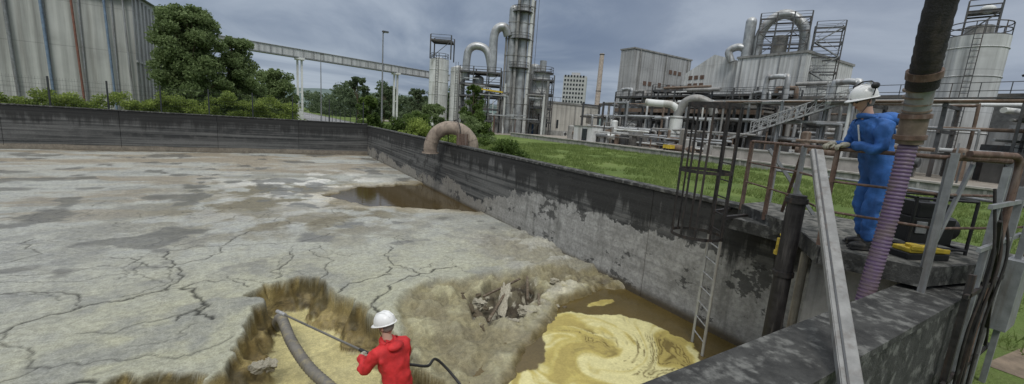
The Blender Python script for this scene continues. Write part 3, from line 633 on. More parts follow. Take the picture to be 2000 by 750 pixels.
q=MB('grey_process_building');q.box(72,92.3,69,73,1,21.6,CL_G);q.box(71.8,92.5,68.8,73.2,21.603,21.9,PLGD);RW=mat('rusty_louvre',(.12,.075,.055),.8)
for z in (17.5,14.0,9.5):
    for x in np.arange(76,90,1.7):
        if rng.random()<.75: q.box(x,x+1.0,68.9,68.997,z,z+rng.uniform(.7,1.1),RW)
for x in (74,83,91): q.cyl((x,68.8,1),(x,68.8,21.5),.12,PLGD,n=8)
q.done()
q=MB('white_process_hall');q.box(78,96,36.3,48.1,1,18.3,CL_W);q.box(77.8,96.2,36.1,48.3,18.303,18.7,PLGD)
q.add([(80,48.3,1),(80,61,1),(80,61,16.5),(80,54.5,20),(80,48.3,18.0)],[(0,1,2,3,4)][::-1],CL_W)
q.add([(80,61,16.5),(96,61,16.5),(96,54.5,20),(80,54.5,20)],[(0,1,2,3)],RF);q.add([(80,54.5,20),(96,54.5,20),(96,48.3,18),(80,48.3,18)],[(0,1,2,3)],RF)
q.add([(80,61,1),(96,61,1),(96,61,16.5),(80,61,16.5)],[(0,1,2,3)],CL_W)
for z in (15.2,13.6): 
    for y in (56.2,57.6,59): q.box(79.9,79.99,y,y+.9,z,z+.8,RW)
for y in (38,41,44): q.box(77.9,77.99,y,y+1.6,5,7,DIRTY)
for y in np.arange(37,48,3.4): q.box(77.85,77.99,y,y+.14,1,18.3,GALV)
q.done()
q=MB('arch_duct');k=1.035
def kk(*a): return (a[0]*k,a[1]*k,a[2])
q.cyl(kk(77.4,46.3,18.3),kk(77.4,46.3,25.3),.95,PLG,n=18);q.ball(kk(77.4,46.3,25.3),.95,PLG,half=True)
q.tube(spline([kk(78.2,44.8,18.5),kk(78.2,44.8,22.5),kk(78.7,43.8,25.2),kk(79.7,41.9,26.4),kk(80.7,40,25.4),kk(81.3,38.8,23),kk(81.4,38.6,18.3)],8),.85,PLG,16)
q.tube(spline([kk(76.3,48.3,18),kk(76.0,48.9,20),kk(76.6,47.6,20.8),kk(77.4,46.4,20.3)],8),.7,PLG,14)
q.cyl(kk(79.7,41.9,18.5),kk(79.7,41.9,22.5),1.3,PLGD,n=18)
q.M=Matrix.Translation(kk(79.7,41.9,0))@Matrix.Rotation(-math.atan2(9.9,5.2),4,'Z')
steel(q,-3.6,4.2,-2.2,1.8,18.4,25.2,3,3,deck=False)
q.done()
q=MB('stair_tower',(82.6,36.0,0),-math.atan2(9.9,5.2));steel(q,-1.7,2.2,-2.4,1,1,22.5,1,9,DKS,.18,True,False)
for k_ in range(9):
    z=1+k_*2.39;a,b_=((-1.4,2),(2,-1.4))[k_%2];q.beam((a,-2.5,z),(b_,-2.5,z+2.39),.5,.14,GALV);q.beam((a,-2.6,z+1),(b_,-2.6,z+3.39),.06,.06,GALV)
q.done()
PM=[PLG,PLGD,WHT,BRN,PLG,GALV,PLGD]
q=MB('pipe_rack')
for y in np.arange(6,56,4.8):
    for x in (46,49.6): q.box(x-.13,x+.13,y-.13,y+.13,1,7.6,DKS)
    for z in (3.4,5.2,7.2): q.beam((45.6,y,z),(50,y,z),.2,.25,DKS)
for z in (3.6,5.4,7.4):
    for j in range(8):
        x=45.9+j*.52+rng.uniform(-.1,.1);r=rng.uniform(.07,.24);y0=rng.uniform(4,20);y1=rng.uniform(32,55);q.cyl((x,y0,z+r),(x,y1,z+r),r,random.choice(PM),n=9)
for k_ in range(60):
    y=rng.uniform(8,52);x=rng.choice([45.7,46.4,49]);z=rng.choice([3.6,5.4,7.4]);r=rng.uniform(.06,.2)
    q.tube(spline([(x,y,1),(x,y,z-.4),(x,y+.3,z),(x,y+2,z)],5),r,random.choice(PM),8)
q.beam((45.3,6,7.7),(45.3,30,7.7),.5,.1,DKS)
for z in (8.2,8.8): q.beam((45.1,6,z),(45.1,30,z),.05,.05,DKS)
for y in np.arange(6,30,1.5): q.beam((45.1,y,7.7),(45.1,y,8.8),.05,.05,DKS)
q.done()
q=MB('yard_equipment')
for k_ in range(70):
    y=rng.uniform(9,54);h=rng.uniform(.5,2.6);w=rng.uniform(.3,1.5);x=rng.uniform(40.5,45);mt_=random.choice([PLGD,WHT,DKS,GALV,DIRTY,CONC,BRN,DKS])
    r_=rng.random()
    if r_<.4: q.box(x,x+w,y,y+w*1.3,1.5,1.5+h,mt_)
    elif r_<.7: q.cyl((x,y,1.5),(x,y,1.5+h*1.2),w*.35,mt_,n=12);q.ball((x,y,1.5+h*1.2),(w*.35,w*.35,w*.15),mt_,12,4,True)
    else: q.cyl((x,y,1.5+h*.5),(x,y+w*2.5,1.5+h*.5),w*.3,mt_,n=12);q.box(x-.15,x+.15,y+.2,y+.35,1.5,1.5+h*.5,DKS);q.box(x-.15,x+.15,y+w*2,y+w*2+.15,1.5,1.5+h*.5,DKS)
for k_ in range(16):
    z=1.8+rng.random()*2.2;x=rng.uniform(40,44);y=rng.uniform(8,40);q.cyl((x,y,z),(x,y+rng.uniform(5,14),z),rng.uniform(.05,.14),random.choice(PM),n=8)
for k_ in range(24):
    x=rng.uniform(40,45);y=rng.uniform(8,52);q.beam((x,y,1.5),(x,y,rng.uniform(2.6,5)),.1,.1,random.choice([DKS,BRN,GALV]))
q.box(38.6,40.2,13,25,1.5,2.5,KT);q.box(38.5,40.3,12.9,25.1,2.503,2.62,CONC)
q.done()
q=MB('pump_canopy');q.box(50.5,56,27,51,6.7,6.95,DIRTY);q.box(50.3,50.5,27,51,6.4,6.96,BRN)
for y in np.arange(28,51,3.6): q.box(50.6,50.8,y,y+.2,1,6.7,DKS)
for k_ in range(30):
    y=rng.uniform(28,50);h=rng.uniform(1,4);q.cyl((rng.uniform(51,54),y,1.5),(rng.uniform(51,54),y,1.5+h),rng.uniform(.2,.6),random.choice(PM),n=12)
q.done()
q=MB('plant_shed');q.box(56,70,30,50,1,7.5,mat('dark_shed',(.10,.10,.10),.8));q.box(55.5,70.5,29.5,50.5,7.503,7.9,DIRTY)
for y in np.arange(31,49,3): q.box(55.9,55.99,y,y+2.2,1.2,4.6,random.choice([CL_G,GLASS,DIRTY]))
q.done()
q=MB('plant_shed');q.box(60,78,8,27,1,9.0,mat('mid_shed',(.2,.2,.19),.8));q.box(59.6,78.4,7.6,27.4,9.003,9.4,DIRTY)
for y in np.arange(9,26,2.5): q.box(59.9,59.99,y,y+1.6,2,6,random.choice([CL_G,GLASS,DIRTY,CL_W]))
q.done()
q=MB('plant_shed');q.box(58,66,53,62,1,5.4,CL_G);q.box(57.7,66.3,52.7,62.3,5.403,5.7,DIRTY);q.done()
q=MB('process_steelwork',(62,43,0),-math.pi/2)
steel(q,-16,14,-4,1,1,9.5,9,3,DKS,.2)
for i in range(80):
    x=rng.uniform(-16,22);z=rng.uniform(2,11);y=-4.5+rng.random()*3
    if i%3==0: q.cyl((x,y,z),(x+rng.uniform(3,9),y,z),rng.uniform(.1,.3),random.choice(PM),n=8)
    elif i%3==1: q.cyl((x,y,1),(x,y,z),rng.uniform(.1,.3),random.choice(PM),n=8)
    else: q.tube(spline([(x,y,2),(x,y,z),(x+.6,y,z+.8),(x+2,y,z+.8),(x+2.6,y,z),(x+2.6,y,2)],5),rng.uniform(.12,.4),random.choice(PM),9)
for i in range(9): x=-15+i*3.2;q.cyl((x,-2,5),(x,-2,8.5),.9,random.choice([PLG,WHT,PLGD]),n=16);q.ball((x,-2,8.5),(.9,.9,.4),PLG,14,5,True)
q.done()
q=MB('scaffold_walkway',(62,47,0),-1.0)
steel(q,-5,4,-1.5,1.5,8,10.5,4,1);q.done()
q=MB('white_riser_duct');q.cyl((42.7,32.9,1),(42.7,32.9,5.6),.75,WHT,n=18)
for z in (2,3.5,5.4): q.ring((42.7,32.9,z),.78,.06,PLGD)
q.tube(spline([(42.7,32.9,5.2),(42.7,32.9,6.3),(42.2,33.6,6.9),(41.4,35,7),(40.8,36.2,7.1)],6),.42,WHT,14)
q.tube(spline([(42.7,32.9,5.6),(43,32.2,7.2),(43.6,31.2,7.7),(44.4,30,7.2),(44.7,29.4,6)],6),.5,PLGD,14);q.done()
q=MB('inclined_conveyor');a_=Vector((44.3,24.6,4.2));b_=Vector((47.2,16.2,8.2));off=Vector((.0,0,1.1))
q.beam(a_,b_,1.3,.16,GALVL)
for o_ in (Vector((-.65,-.2,0)),Vector((.65,.2,0))):
    q.beam(a_+off+o_,b_+off+o_,.09,.09,GALVL);q.beam(a_+off*.5+o_,b_+off*.5+o_,.06,.06,GALVL)
    for i in range(13): p_=a_+(b_-a_)*(i/12)+o_;q.beam(p_,p_+off,.07,.07,GALVL)
for i in range(12): q.beam(a_+(b_-a_)*(i/12)+Vector((-.65,-.2,0)),a_+(b_-a_)*((i+1)/12)+off+Vector((-.65,-.2,0)),.05,.05,GALVL)
q.beam(a_,(43.5,27,3.2),1.3,.2,GALVL)
for i in (3,8): p_=a_+(b_-a_)*(i/12);q.cyl((p_.x,p_.y,1),tuple(p_),.12,GALV,n=8)
q.done()
q=tank('white_silo',(53.9,11.7,0),-1.35,0,0,2.02,13.6,CL_W,.35);rail_ring(q,(0,0,13.6),1.95,DKS)
q.cyl((0,0,13.9),(0,0,14.6),.9,PLGD,n=16)
steel(q,-1,1,-1,1,13.7,15.6,1,1,DKS,.12);q.ball((.2,0,16.0),(.5,.5,.35),WHT);q.done()
q=MB('inclined_belt_truss')
a_=Vector((55.5,8.5,10.5));b_=Vector((66,-3,19))
for o_ in ((0,0,0),(0,0,1.3)): q.beam(a_+Vector(o_),b_+Vector(o_),1.2,.2,DKS)
for i in range(14): q.beam(a_+(b_-a_)*(i/14)+Vector((0,0,1.3*(i%2))),a_+(b_-a_)*((i+1)/14)+Vector((0,0,1.3*((i+1)%2))),.15,.15,DKS)
for i in (4,9): p_=a_+(b_-a_)*(i/14);q.cyl((p_.x,p_.y,1),tuple(p_),.2,DKS,n=8)
q.done()
q=MB('equipment_skid')
for i in range(22):
    x=rng.uniform(46,58);y=rng.uniform(1,8);h=rng.uniform(1.5,6);w=rng.uniform(.6,2);q.box(x,x+w,y,y+w,1.06,1+h,random.choice([PLGD,WHT,DKS,GALV,DIRTY]))
steel(q,47,58,2,7,1,6.5,4,2,DKS,.18)
for i in range(14): z=rng.uniform(2,7);q.cyl((46.5,rng.uniform(1,8),z),(59,rng.uniform(1,8),z),rng.uniform(.08,.22),random.choice([PLG,PLGD,WHT]),n=8)
q.done()
q=MB('white_cabin');q.box(39.5,42.5,44,48,1.5,3.6,WHT);q.box(39.4,42.6,43.9,48.1,3.603,3.7,PLGD);q.box(39.4,39.48,45,46,1.6,3.3,GLASS);q.done()
q=MB('yellow_cart');q.box(39.2,40.1,30.6,31.5,1.8,2.2,YEL);q.cyl((39.3,30.9,1.7),(39.3,31.05,1.7),.16,BLK);q.cyl((39.3,31.3,1.7),(39.3,31.4,1.7),.16,BLK);q.beam((39.6,31.5,2.1),(39.6,32.1,2.6),.05,.05,BLK);q.done()
# ------------------------------------------------------------------ elbow pipe over the wall
q=MB('inlet_elbow_pipe');TP=mat('tan_rusty_pipe',(.30,.245,.195),.75,.1,.25,(.12,.09,.07),.6,4)
c_=[(6.5,17.9,1.9),(6.5,17.88,2.3),(6.68,17.75,2.8),(7.05,17.5,3.08),(7.5,17.2,3.08),(7.9,17.0,2.8),(8.1,16.9,2.3),(8.1,16.9,1.0)]
sp=spline(c_,6);q.tube(sp,.30,TP,18,False);q.tube(sp,.25,mat('pipe_inside',(.02,.018,.015),.9),16,False)
for i in range(3,len(sp)-4,5): q.tube([sp[i],sp[i]+(sp[i+1]-sp[i])*.25],.315,TP,18)
q.tube([Vector(c_[0]),Vector(c_[0])+Vector((0,0,.06))],.38,TP,18,False)
q.box(7.2,7.7,16.5,16.62,2.41,2.9,RUST);q.tube(spline([(7.3,16.6,2.45),(7.35,16.6,3.1),(7.35,17.1,3.48),(7.3,17.7,3.1),(7.3,17.8,2.45)],6),.025,BLK,6);q.done()
# ------------------------------------------------------------------ access platform
DZ=2.45
q=MB('access_platform')
deck=[(7.25,4.0),(6.32,2.68),(5.38,1.99),(5.62,1.2),(7.7,.72),(8.1,4.0)]
q.poly(deck,DZ-.16,DZ-.04,DKS);
m,t,b=newmat('mossy_deck');P=pos(t);t.set(b,'Base Color',t.mix(t.rng(t.noise(P,7,6,.7),.38,.62),(.035,.037,.032),(.17,.165,.145)));b.inputs['Roughness'].default_value=.95
q.poly([(x*.995+.03,y*.99+.02) for x,y in deck],DZ-.038,DZ,m)
q.box(5.78,7.29,1.37,2.2,-1,DZ-.163,PIER)
for a_,b_ in zip(deck[:4],deck[1:5]): q.beam((a_[0],a_[1],DZ-.1),(b_[0],b_[1],DZ-.1),.05,.2,CONCD)
q.box(6.6,7.29,2.26,3.9,2.1,DZ-.165,CONCD)
q.done()
RP=[(7.2,3.95),(6.74,3.32),(6.28,2.74),(5.44,2.04),(5.66,1.2),(6.55,.95),(7.4,.78)]
q=MB('platform_guardrail')
for i,(x,y) in enumerate(RP):
    mt_=GALV if i in(2,4,5) else RUST
    q.beam((x,y,DZ-.1),(x,y,DZ+1.1),.05,.05,mt_) if i!=3 else q.beam((x,y,DZ),(x,y,DZ+1.1),.04,.04,mt_)
for z,mt_,w in ((DZ+1.1,RUST,.022),(DZ+.74,RUST,.014),(DZ+.4,RUST,.014)):
    for i in range(len(RP)-1):
        q.cyl((RP[i][0],RP[i][1],z),(RP[i+1][0],RP[i+1][1],z),w,mt_,n=8)
q.beam((5.66,1.2,DZ+1.12),(6.55,.95,DZ+1.12),.05,.03,RUST)
q.beam((5.62,1.17,DZ-.35),(5.62,1.17,DZ+1.15),.055,.04,GALV);q.beam((5.70,1.2,DZ+.1),(5.93,1.1,DZ+1.05),.03,.03,GALV)
for a_,b_ in (((7.4,.78),(8.05,2.2)),((8.05,2.2),(8.1,3.95))):
    for z in (DZ+1.08,DZ+.6): q.cyl((*a_,z),(*b_,z),.02,GALV,n=8)
    q.beam((*b_,1),(*b_,DZ+1.08),.05,.05,GALV)
q.beam((6.28,2.74,DZ+1.1),(7.0,3.2,DZ+.05),.04,.04,RUST);q.beam((6.9,3.5,DZ+1.0),(7.6,3.0,DZ),.03,.05,GALV)
q.done()
q=MB('bent_handrail_pipe');q.tube(spline([(5.72,1.1,3.6),(6.1,.93,3.61),(6.28,.89,3.6),(6.36,.875,3.52),(6.37,.87,3.3),(6.37,.87,2.4),(6.37,.87,1.0)],8),.032,RUST,10);q.done()
q=MB('outer_support_posts')
for x,y,w,z0,z1,mt_ in ((5.95,.88,.05,1,3.5,GALV),(6.75,.86,.06,1,3.3,GALV),(6.08,.84,.035,1,2.9,BLK),(7.1,.8,.05,1,3.5,GALV),(5.6,.86,.05,1,2.5,BLK)): q.beam((x,y,z0),(x,y,z1),w,w,mt_)
for z in (1.4,2.3,2.75,3.15): q.beam((5.5,.85,z),(7.3,.85,z),.03,.04,BLK if z<2.5 else GALV)
q.beam((5.9,.83,3.0),(6.9,.83,1.5),.03,.03,BLK)
q.box(6.9,7.35,.72,.86,1.7,2.5,GALV)
for k_ in range(3): q.tube(spline([(5.8+.3*k_,.9,3.3-.1*k_),(5.85+.3*k_,.80,2.6),(5.75+.32*k_,.82,1.9),(5.85+.3*k_,.82,1.1)],6),.012,BLK,6)
q.done()
q=MB('leaning_steel_channel');p0=Vector((2.85,.76,2.2+.02));p1=Vector((5.15,2.12,3.53))
ax=(p1-p0).normalized();q.beam(p0,p1,.10,.012,CHN);s_=ax.cross(Vector((0,0,1))).normalized();u_=s_.cross(ax)
for k_ in (-1,1): q.beam(p0+s_*.051*k_-u_*.03,p1+s_*.051*k_-u_*.03,.01,.06,CHN)
q.beam(p0+u_*.008-s_*.02,p1+u_*.008-s_*.02,.012,.01,DKS)
q.done()
q=MB('black_drain_pipe');q.cyl((5.66,2.44,-.6),(5.66,2.44,2.95),.10,mat('tarred_pipe',(.022,.02,.02),.6,.1,.5,(.12,.11,.1),.5,9),n=16)
for z in (.6,1.9,2.85): q.cyl((5.66,2.44,z),(5.66,2.44,z+.06),.12,BLK,n=16)
q.cyl((5.95,2.35,-.6),(5.95,2.35,2.2),.05,mat('cream_pipe',(.36,.33,.27),.7,0,.2,(.13,.1,.08),.6,6),n=12);q.cyl((6.1,2.4,-.6),(6.1,2.4,2.2),.03,GALV,n=10)
q.done()
q=MB('yellow_hose_valve');q.cyl((5.86,2.62,2.15),(5.86,2.62,2.32),.05,YEL,n=12);q.cyl((5.86,2.62,2.1),(5.86,2.62,2.15),.065,YEL,n=12);q.cyl((5.78,2.60,2.22),(5.86,2.62,2.22),.035,YEL,n=10);q.cyl((5.86,2.62,1.95),(5.86,2.62,2.1),.03,BLK,n=10);q.beam((5.86,2.62,2.33),(5.93,2.67,2.36),.02,.02,YEL);q.done()
q=MB('caged_ladder');ra=(6.38,3.74);rb=(6.64,4.12)
for r_ in (ra,rb): q.beam((*r_,1.9),(*r_,4.1),.05,.02,BLK);q.beam((*r_,-.9),(*r_,1.9),.045,.02,GALVL)
for z in np.arange(-.75,3.4,.28): q.cyl((*ra,z),(*rb,z),.012,GALVL if z<1.9 else BLK,n=6)
cc_=(6.20,4.08);R_=.40
for z,w in ((1.95,.05),(3.02,.05),(4.08,.05)):
    pts=[(cc_[0]+R_*math.cos(a),cc_[1]+R_*math.sin(a),z) for a in np.linspace(0,2*math.pi,29)]
    for i in range(28): q.beam(pts[i],pts[i+1],.01,w,BLK)
for i in range(9):
    a=math.pi*.28+i*math.pi*1.44/8;x,y=cc_[0]+R_*math.cos(a),cc_[1]+R_*math.sin(a);q.beam((x,y,1.93),(x,y,4.1),.034,.01,BLK,up=(math.cos(a),math.sin(a),0))
q.beam((*rb,2.3),(7.3,4.2,2.3),.05,.05,BLK);q.beam((*ra,2.3),(7.3,3.75,2.3),.05,.05,BLK)
q.done()
# ------------------------------------------------------------------ hoses
BP=mat('black_plastic',(.02,.02,.021),.5,0,.3)
q=MB('vacuum_hose')
m,t,b=newmat('purple_ribbed_hose');P=pos(t);s=t.new('ShaderNodeSeparateXYZ',{0:P});w=t.math('SINE',t.math('MULTIPLY',s.outputs[2],6.283/.038))
c=t.mix(t.rng(w,-.4,.5),(.075,.04,.10),(.20,.145,.22));c=t.mix(t.math('MULTIPLY',t.rng(t.noise(P,6,5),.42,.68),.65),c,(.15,.115,.10));t.set(b,'Base Color',c);b.inputs['Roughness'].default_value=.45;PH=m
cp=[(5.24,1.5,-.3),(5.25,1.5,1.0),(5.29,1.49,2.0),(5.37,1.47,2.9),(5.40,1.46,3.7)]
sp=spline(cp,70);rr=[.074+.006*math.sin(v.z*6.283/.038) for v in sp];q.tube(sp,rr,PH,18)
RB_=mat('black_rubber_hose',(.018,.017,.017),.7,0,.4,(.07,.055,.045),.5,6,.5)
BR=mat('brass_coupling',(.20,.155,.12),.6,.3,.3,(.09,.065,.05),.5,8)
q.tube([(5.40,1.46,3.66),(5.36,1.45,3.95)],.105,BR,18);q.tube([(5.39,1.46,3.70),(5.385,1.46,3.74)],.125,RUST,18);q.tube([(5.365,1.45,3.9),(5.36,1.45,3.94)],.125,RUST,18)
q.tube([(5.36,1.45,3.95),(5.24,1.42,4.2)],.1,GALV,18)
for k_ in range(4): z=3.97+k_*.06;q.tube([(5.35-.03*k_,1.447,z),(5.345-.03*k_,1.446,z+.015)],.108,BR,16)
sp=spline([(5.24,1.42,4.18),(5.08,1.38,4.45),(4.93,1.33,4.9),(4.8,1.2,5.6),(4.9,.6,6.6),(5.3,-.8,7.2),(5.8,-2.6,6.2),(6,-3.6,3.5),(6,-4,1.05)],14)
q.tube(sp,[.118 if i<6 else .107+.003*math.sin(i*2.1) for i in range(len(sp))],RB_,18);q.tube([(5.2,1.41,4.26),(5.17,1.405,4.32)],.13,RUST,18);q.done()
q=MB('suction_hose');HS=mat('grey_suction_hose',(.15,.14,.12),.6,0,.2,(.32,.27,.14),.5,5)
sp=spline([(.1,8.5,-.66),(.14,8.3,-.40),(.2,7.9,-.2),(.31,7.18,-.28),(.52,6.5,-.42),(.82,5.85,-.52),(1.05,5.2,-.58),(.85,4.3,-.58),(.6,3,-.45),(.5,1.9,1.2),(.5,1.2,2.33),(.4,.3,2.0),(.3,-1.5,1.1)],40)
q.tube(sp,[.085+.006*math.sin(i*1.6) for i in range(len(sp))],HS,14);q.done()
q=MB('engine_pump_unit')
q.M=Matrix.Translation((6.75,1.55,DZ))@Matrix.Rotation(-.6,4,'Z')
for x in (-.33,.33):
    for y in (-.25,.25): q.cyl((x,y,0),(x,y,.62),.018,BP,n=8)
for z in (.05,.62): 
    for y in (-.25,.25): q.cyl((-.33,y,z),(.33,y,z),.018,BP,n=8)
    for x in (-.33,.33): q.cyl((x,-.25,z),(x,.25,z),.018,BP,n=8)
q.box(-.25,.22,-.18,.18,.08,.38,BP);q.box(-.2,.12,-.16,.16,.383,.56,BP);q.cyl((.2,0,.25),(.33,0,.25),.14,BP,n=16);q.cyl((-.05,0,.56),(-.05,0,.6),.07,DKS,n=14);q.box(-.22,-.1,-.2,-.182,.2,.34,GALV)
q.done(bevel=.012)
q=MB('yellow_cable_box');q.M=Matrix.Translation((6.08,1.36,DZ))@Matrix.Rotation(-.45,4,'Z')
q.box(-.25,.25,-.11,.11,.0,.07,BP);q.box(-.22,.22,-.10,.10,.072,.12,YEL);q.beam((-.22,-.1,.13),(.24,-.1,.10),.03,.05,YEL);q.cyl((-.1,-.02,.12),(-.1,-.02,.15),.07,YEL,n=14);q.done(bevel=.01)
# ------------------------------------------------------------------ people
def skin(name,verts,edges,rad,mt,parent,roots=(0,),sub=2,disp=0):
    me=bpy.data.meshes.new(name);me.from_pydata([tuple(v) for v in verts],edges,[]);me.materials.append(mt)
    o=bpy.data.objects.new(name,me);SC.collection.objects.link(o);o.parent=parent
    o.modifiers.new('skin','SKIN')
    if not me.skin_vertices: 
        bpy.context.view_layer.objects.active=o;bpy.ops.mesh.customdata_skin_add()
    sv=me.skin_vertices[0].data
    for i,r in enumerate(rad): sv[i].radius=(r,r) if not isinstance(r,tuple) else r;sv[i].use_root=(i in roots)
    o.modifiers['skin'].use_smooth_shade=True
    s_=o.modifiers.new('sub','SUBSURF');s_.levels=sub;s_.render_levels=sub
    if disp:
        tx=bpy.data.textures.new(name+'_folds','CLOUDS');tx.noise_scale=.10;tx.noise_depth=2
        d_=o.modifiers.new('folds','DISPLACE');d_.texture=tx;d_.strength=disp;d_.mid_level=.5;d_.texture_coords='LOCAL'
    return o
def hand(parent,w,fwd,up,side,mt,curl=1.0):
    w=Vector(w);f_=Vector(fwd).normalized();u=Vector(up);u=(u-f_*u.dot(f_)).normalized();s_=f_.cross(u)
    def L(x,y,z): return w+s_*x+f_*y+u*z
    V=[L(0,-.03,0),L(0,.03,0),L(0,.075,-.002)];E=[(0,1),(1,2)];Rr=[.026,.034,.036];roots=[0]
    for k_,(x,ln) in enumerate(((-.033,.062),(-.011,.072),(.011,.068),(.033,.054))):
        i0=len(V);a=0;p_=(x,.075,.0);V.append(L(x*.7,.05,0));V.append(L(*p_));y,z=p_[1],p_[2]
        for sg in range(3):
            a+=curl*(.45,.75,.6)[sg];y+=math.cos(a)*ln*(.45,.32,.25)[sg];z-=math.sin(a)*ln*(.45,.32,.25)[sg];V.append(L(x*1.05,y,z))
        E+=[(i0+j,i0+j+1) for j in range(4)];Rr+=[.012,.0115,.0105,.0095,.0085];roots.append(i0)
    i0=len(V);q_=-side;V+=[L(q_*.02,.015,-.008),L(q_*.045,.035,-.015),L(q_*.052,.062,-.03),L(q_*.042,.082,-.042)];E+=[(i0,i0+1),(i0+1,i0+2),(i0+2,i0+3)];Rr+=[.015,.014,.012,.010];roots.append(i0)
    return skin('hand',V,E,Rr,mt,parent,roots,2)
SK=mat('skin',(.52,.33,.25),.5,0,.08,streak=False,bump=.05);HR=mat('grey_hair',(.2,.18,.16),.8)
GLV=mat('work_glove',(.36,.34,.27),.8,0,.2,(.15,.13,.09),.5,20);HW=mat('helmet_white',(.78,.78,.76),.3,0,.04,(.4,.38,.33),.25,10,.02);EYM=mat('eye',(.05,.04,.03),.2,bump=0);EYW=mat('eye_white',(.7,.68,.65),.3,bump=0);LIP=mat('lips',(.42,.2,.16),.5,bump=0)
BOOT=mat('rubber_boot',(.03,.03,.03),.55,0,.3,(.14,.12,.08),.5,12)
def head(parent,at,yaw,pitch,muffs,visor):
    h=bpy.data.objects.new('head',None);SC.collection.objects.link(h);h.parent=parent;h.location=at;h.rotation_euler=(pitch,0,yaw)
    n,m2=32,24;vs=[];fs=[]
    for i in range(m2+1):
        a=-math.pi/2+math.pi*i/m2
        for j in range(n):
            b_=2*math.pi*j/n;d_=Vector((math.cos(a)*math.cos(b_),math.cos(a)*math.sin(b_),math.sin(a)))
            x,y,z=d_.x*.074,d_.y*.094,d_.z*.118
            if d_.z<0: x*=1+.28*d_.z;y*=1+.12*d_.z; 
            if d_.y>0:
                g=lambda cx,cz,sx_,sz_:math.exp(-((x-cx)/sx_)**2-((z-cz)/sz_)**2)
                y+=.024*g(0,-.022,.012,.022)+.012*g(0,-.085,.022,.02)+.007*g(0,.028,.05,.012)-.010*g(.03,.002,.015,.012)-.010*g(-.03,.002,.015,.012)+.005*g(0,-.058,.022,.008)+.006*g(.045,-.02,.02,.02)+.006*g(-.045,-.02,.02,.02)
            vs.append((x,y,z))
    for i in range(m2):
        for j in range(n): fs.append((i*n+j,i*n+(j+1)%n,(i+1)*n+(j+1)%n,(i+1)*n+j))
    q=MB('face');q.add(vs,fs,SK,True)
    for s_ in (-1,1):
        q.ball((s_*.03,.078,.003),(.012,.011,.009),EYW,10,8);q.ball((s_*.03,.0865,.003),(.005,.004,.005),EYM,8,6)
        q.ball((s_*.077,-.004,-.008),(.009,.018,.031),SK,10,8);q.ball((s_*.082,-.002,-.006),(.004,.010,.018),LIP,8,6)
        q.tube([(s_*.015,.092,.022),(s_*.03,.092,.026),(s_*.046,.08,.02)],.004,HR,6)
        q.ball((s_*.009,.098,-.038),(.006,.008,.006),SK,8,6)
    q.ball((0,.087,-.056),(.022,.008,.004),LIP,12,6);q.ball((0,.087,-.064),(.019,.008,.005),LIP,12,6);q.done(h)
    q=MB('hair');q.ball((0,-.018,-.005),(.079,.086,.085),HR,18,12);q.done(h)
    q=MB('helmet');vs=[];fs=[];n=32;m2=12
    for i in range(m2+1):
        a=math.pi/2*i/m2
        for j in range(n):
            b_=2*math.pi*j/n;r_=math.cos(a)**.75;rd=.012*(1 if abs(math.cos(b_))<.16 else 0)*math.cos(a)
            vs.append((.112*r_*math.cos(b_)*(1+rd*2),.138*r_*math.sin(b_),.035+.13*math.sin(a)+ (rd*1.2)))
    for i in range(m2):
        for j in range(n): fs.append((i*n+j,i*n+(j+1)%n,(i+1)*n+(j+1)%n,(i+1)*n+j))
    q.add(vs,fs,HW,True)
    vs=[];
    for j in range(n):
        b_=2*math.pi*j/n;fr=max(0,math.sin(b_))**2
        for k_,(rr_,z_) in enumerate(((1.0,.036),(1.08+.26*fr,.028-.012*fr),(1.08+.26*fr,.023-.012*fr),(.97,.03))): vs.append((.112*rr_*math.cos(b_),.138*rr_*math.sin(b_),z_))
    q.add(vs,[(4*j+k_,4*((j+1)%n)+k_,4*((j+1)%n)+(k_+1)%4,4*j+(k_+1)%4) for j in range(n) for k_ in range(4)],HW,True)
    for x in (-.035,0,.035): q.tube([(x,.11,.10),(x,.06,.15),(x,0,.168),(x,-.06,.155),(x,-.115,.105)],.007,HW,6)
    for s_ in (-1,1): q.tube([(s_*.1,.0,.03),(s_*.085,.03,-.05),(s_*.04,.06,-.12)],.004,BP,5)
    q.done(h)
    if muffs:
        q=MB('ear_muffs')
        for s_ in (-1,1): q.ball((s_*.122,-.03,.15),(.025,.045,.035),BP,12,8);q.tube([(s_*.125,0,.05),(s_*.135,-.02,.12)],.006,BP,6)
        q.tube([(-.12,-.03,.17),(-.06,-.04,.20),(.06,-.04,.20),(.12,-.03,.17)],.008,BP,6);q.done(h)
    if visor:
        q=MB('glasses')
        for s_ in (-1,1): q.ball((s_*.03,.1,.003),(.026,.006,.017),BP,12,6);q.tube([(s_*.05,.096,.005),(s_*.078,.04,.01),(s_*.08,-.01,.01)],.003,BP,5)
        q.tube([(-.01,.106,.006),(.01,.106,.006)],.003,BP,5);q.done(h)
    return h
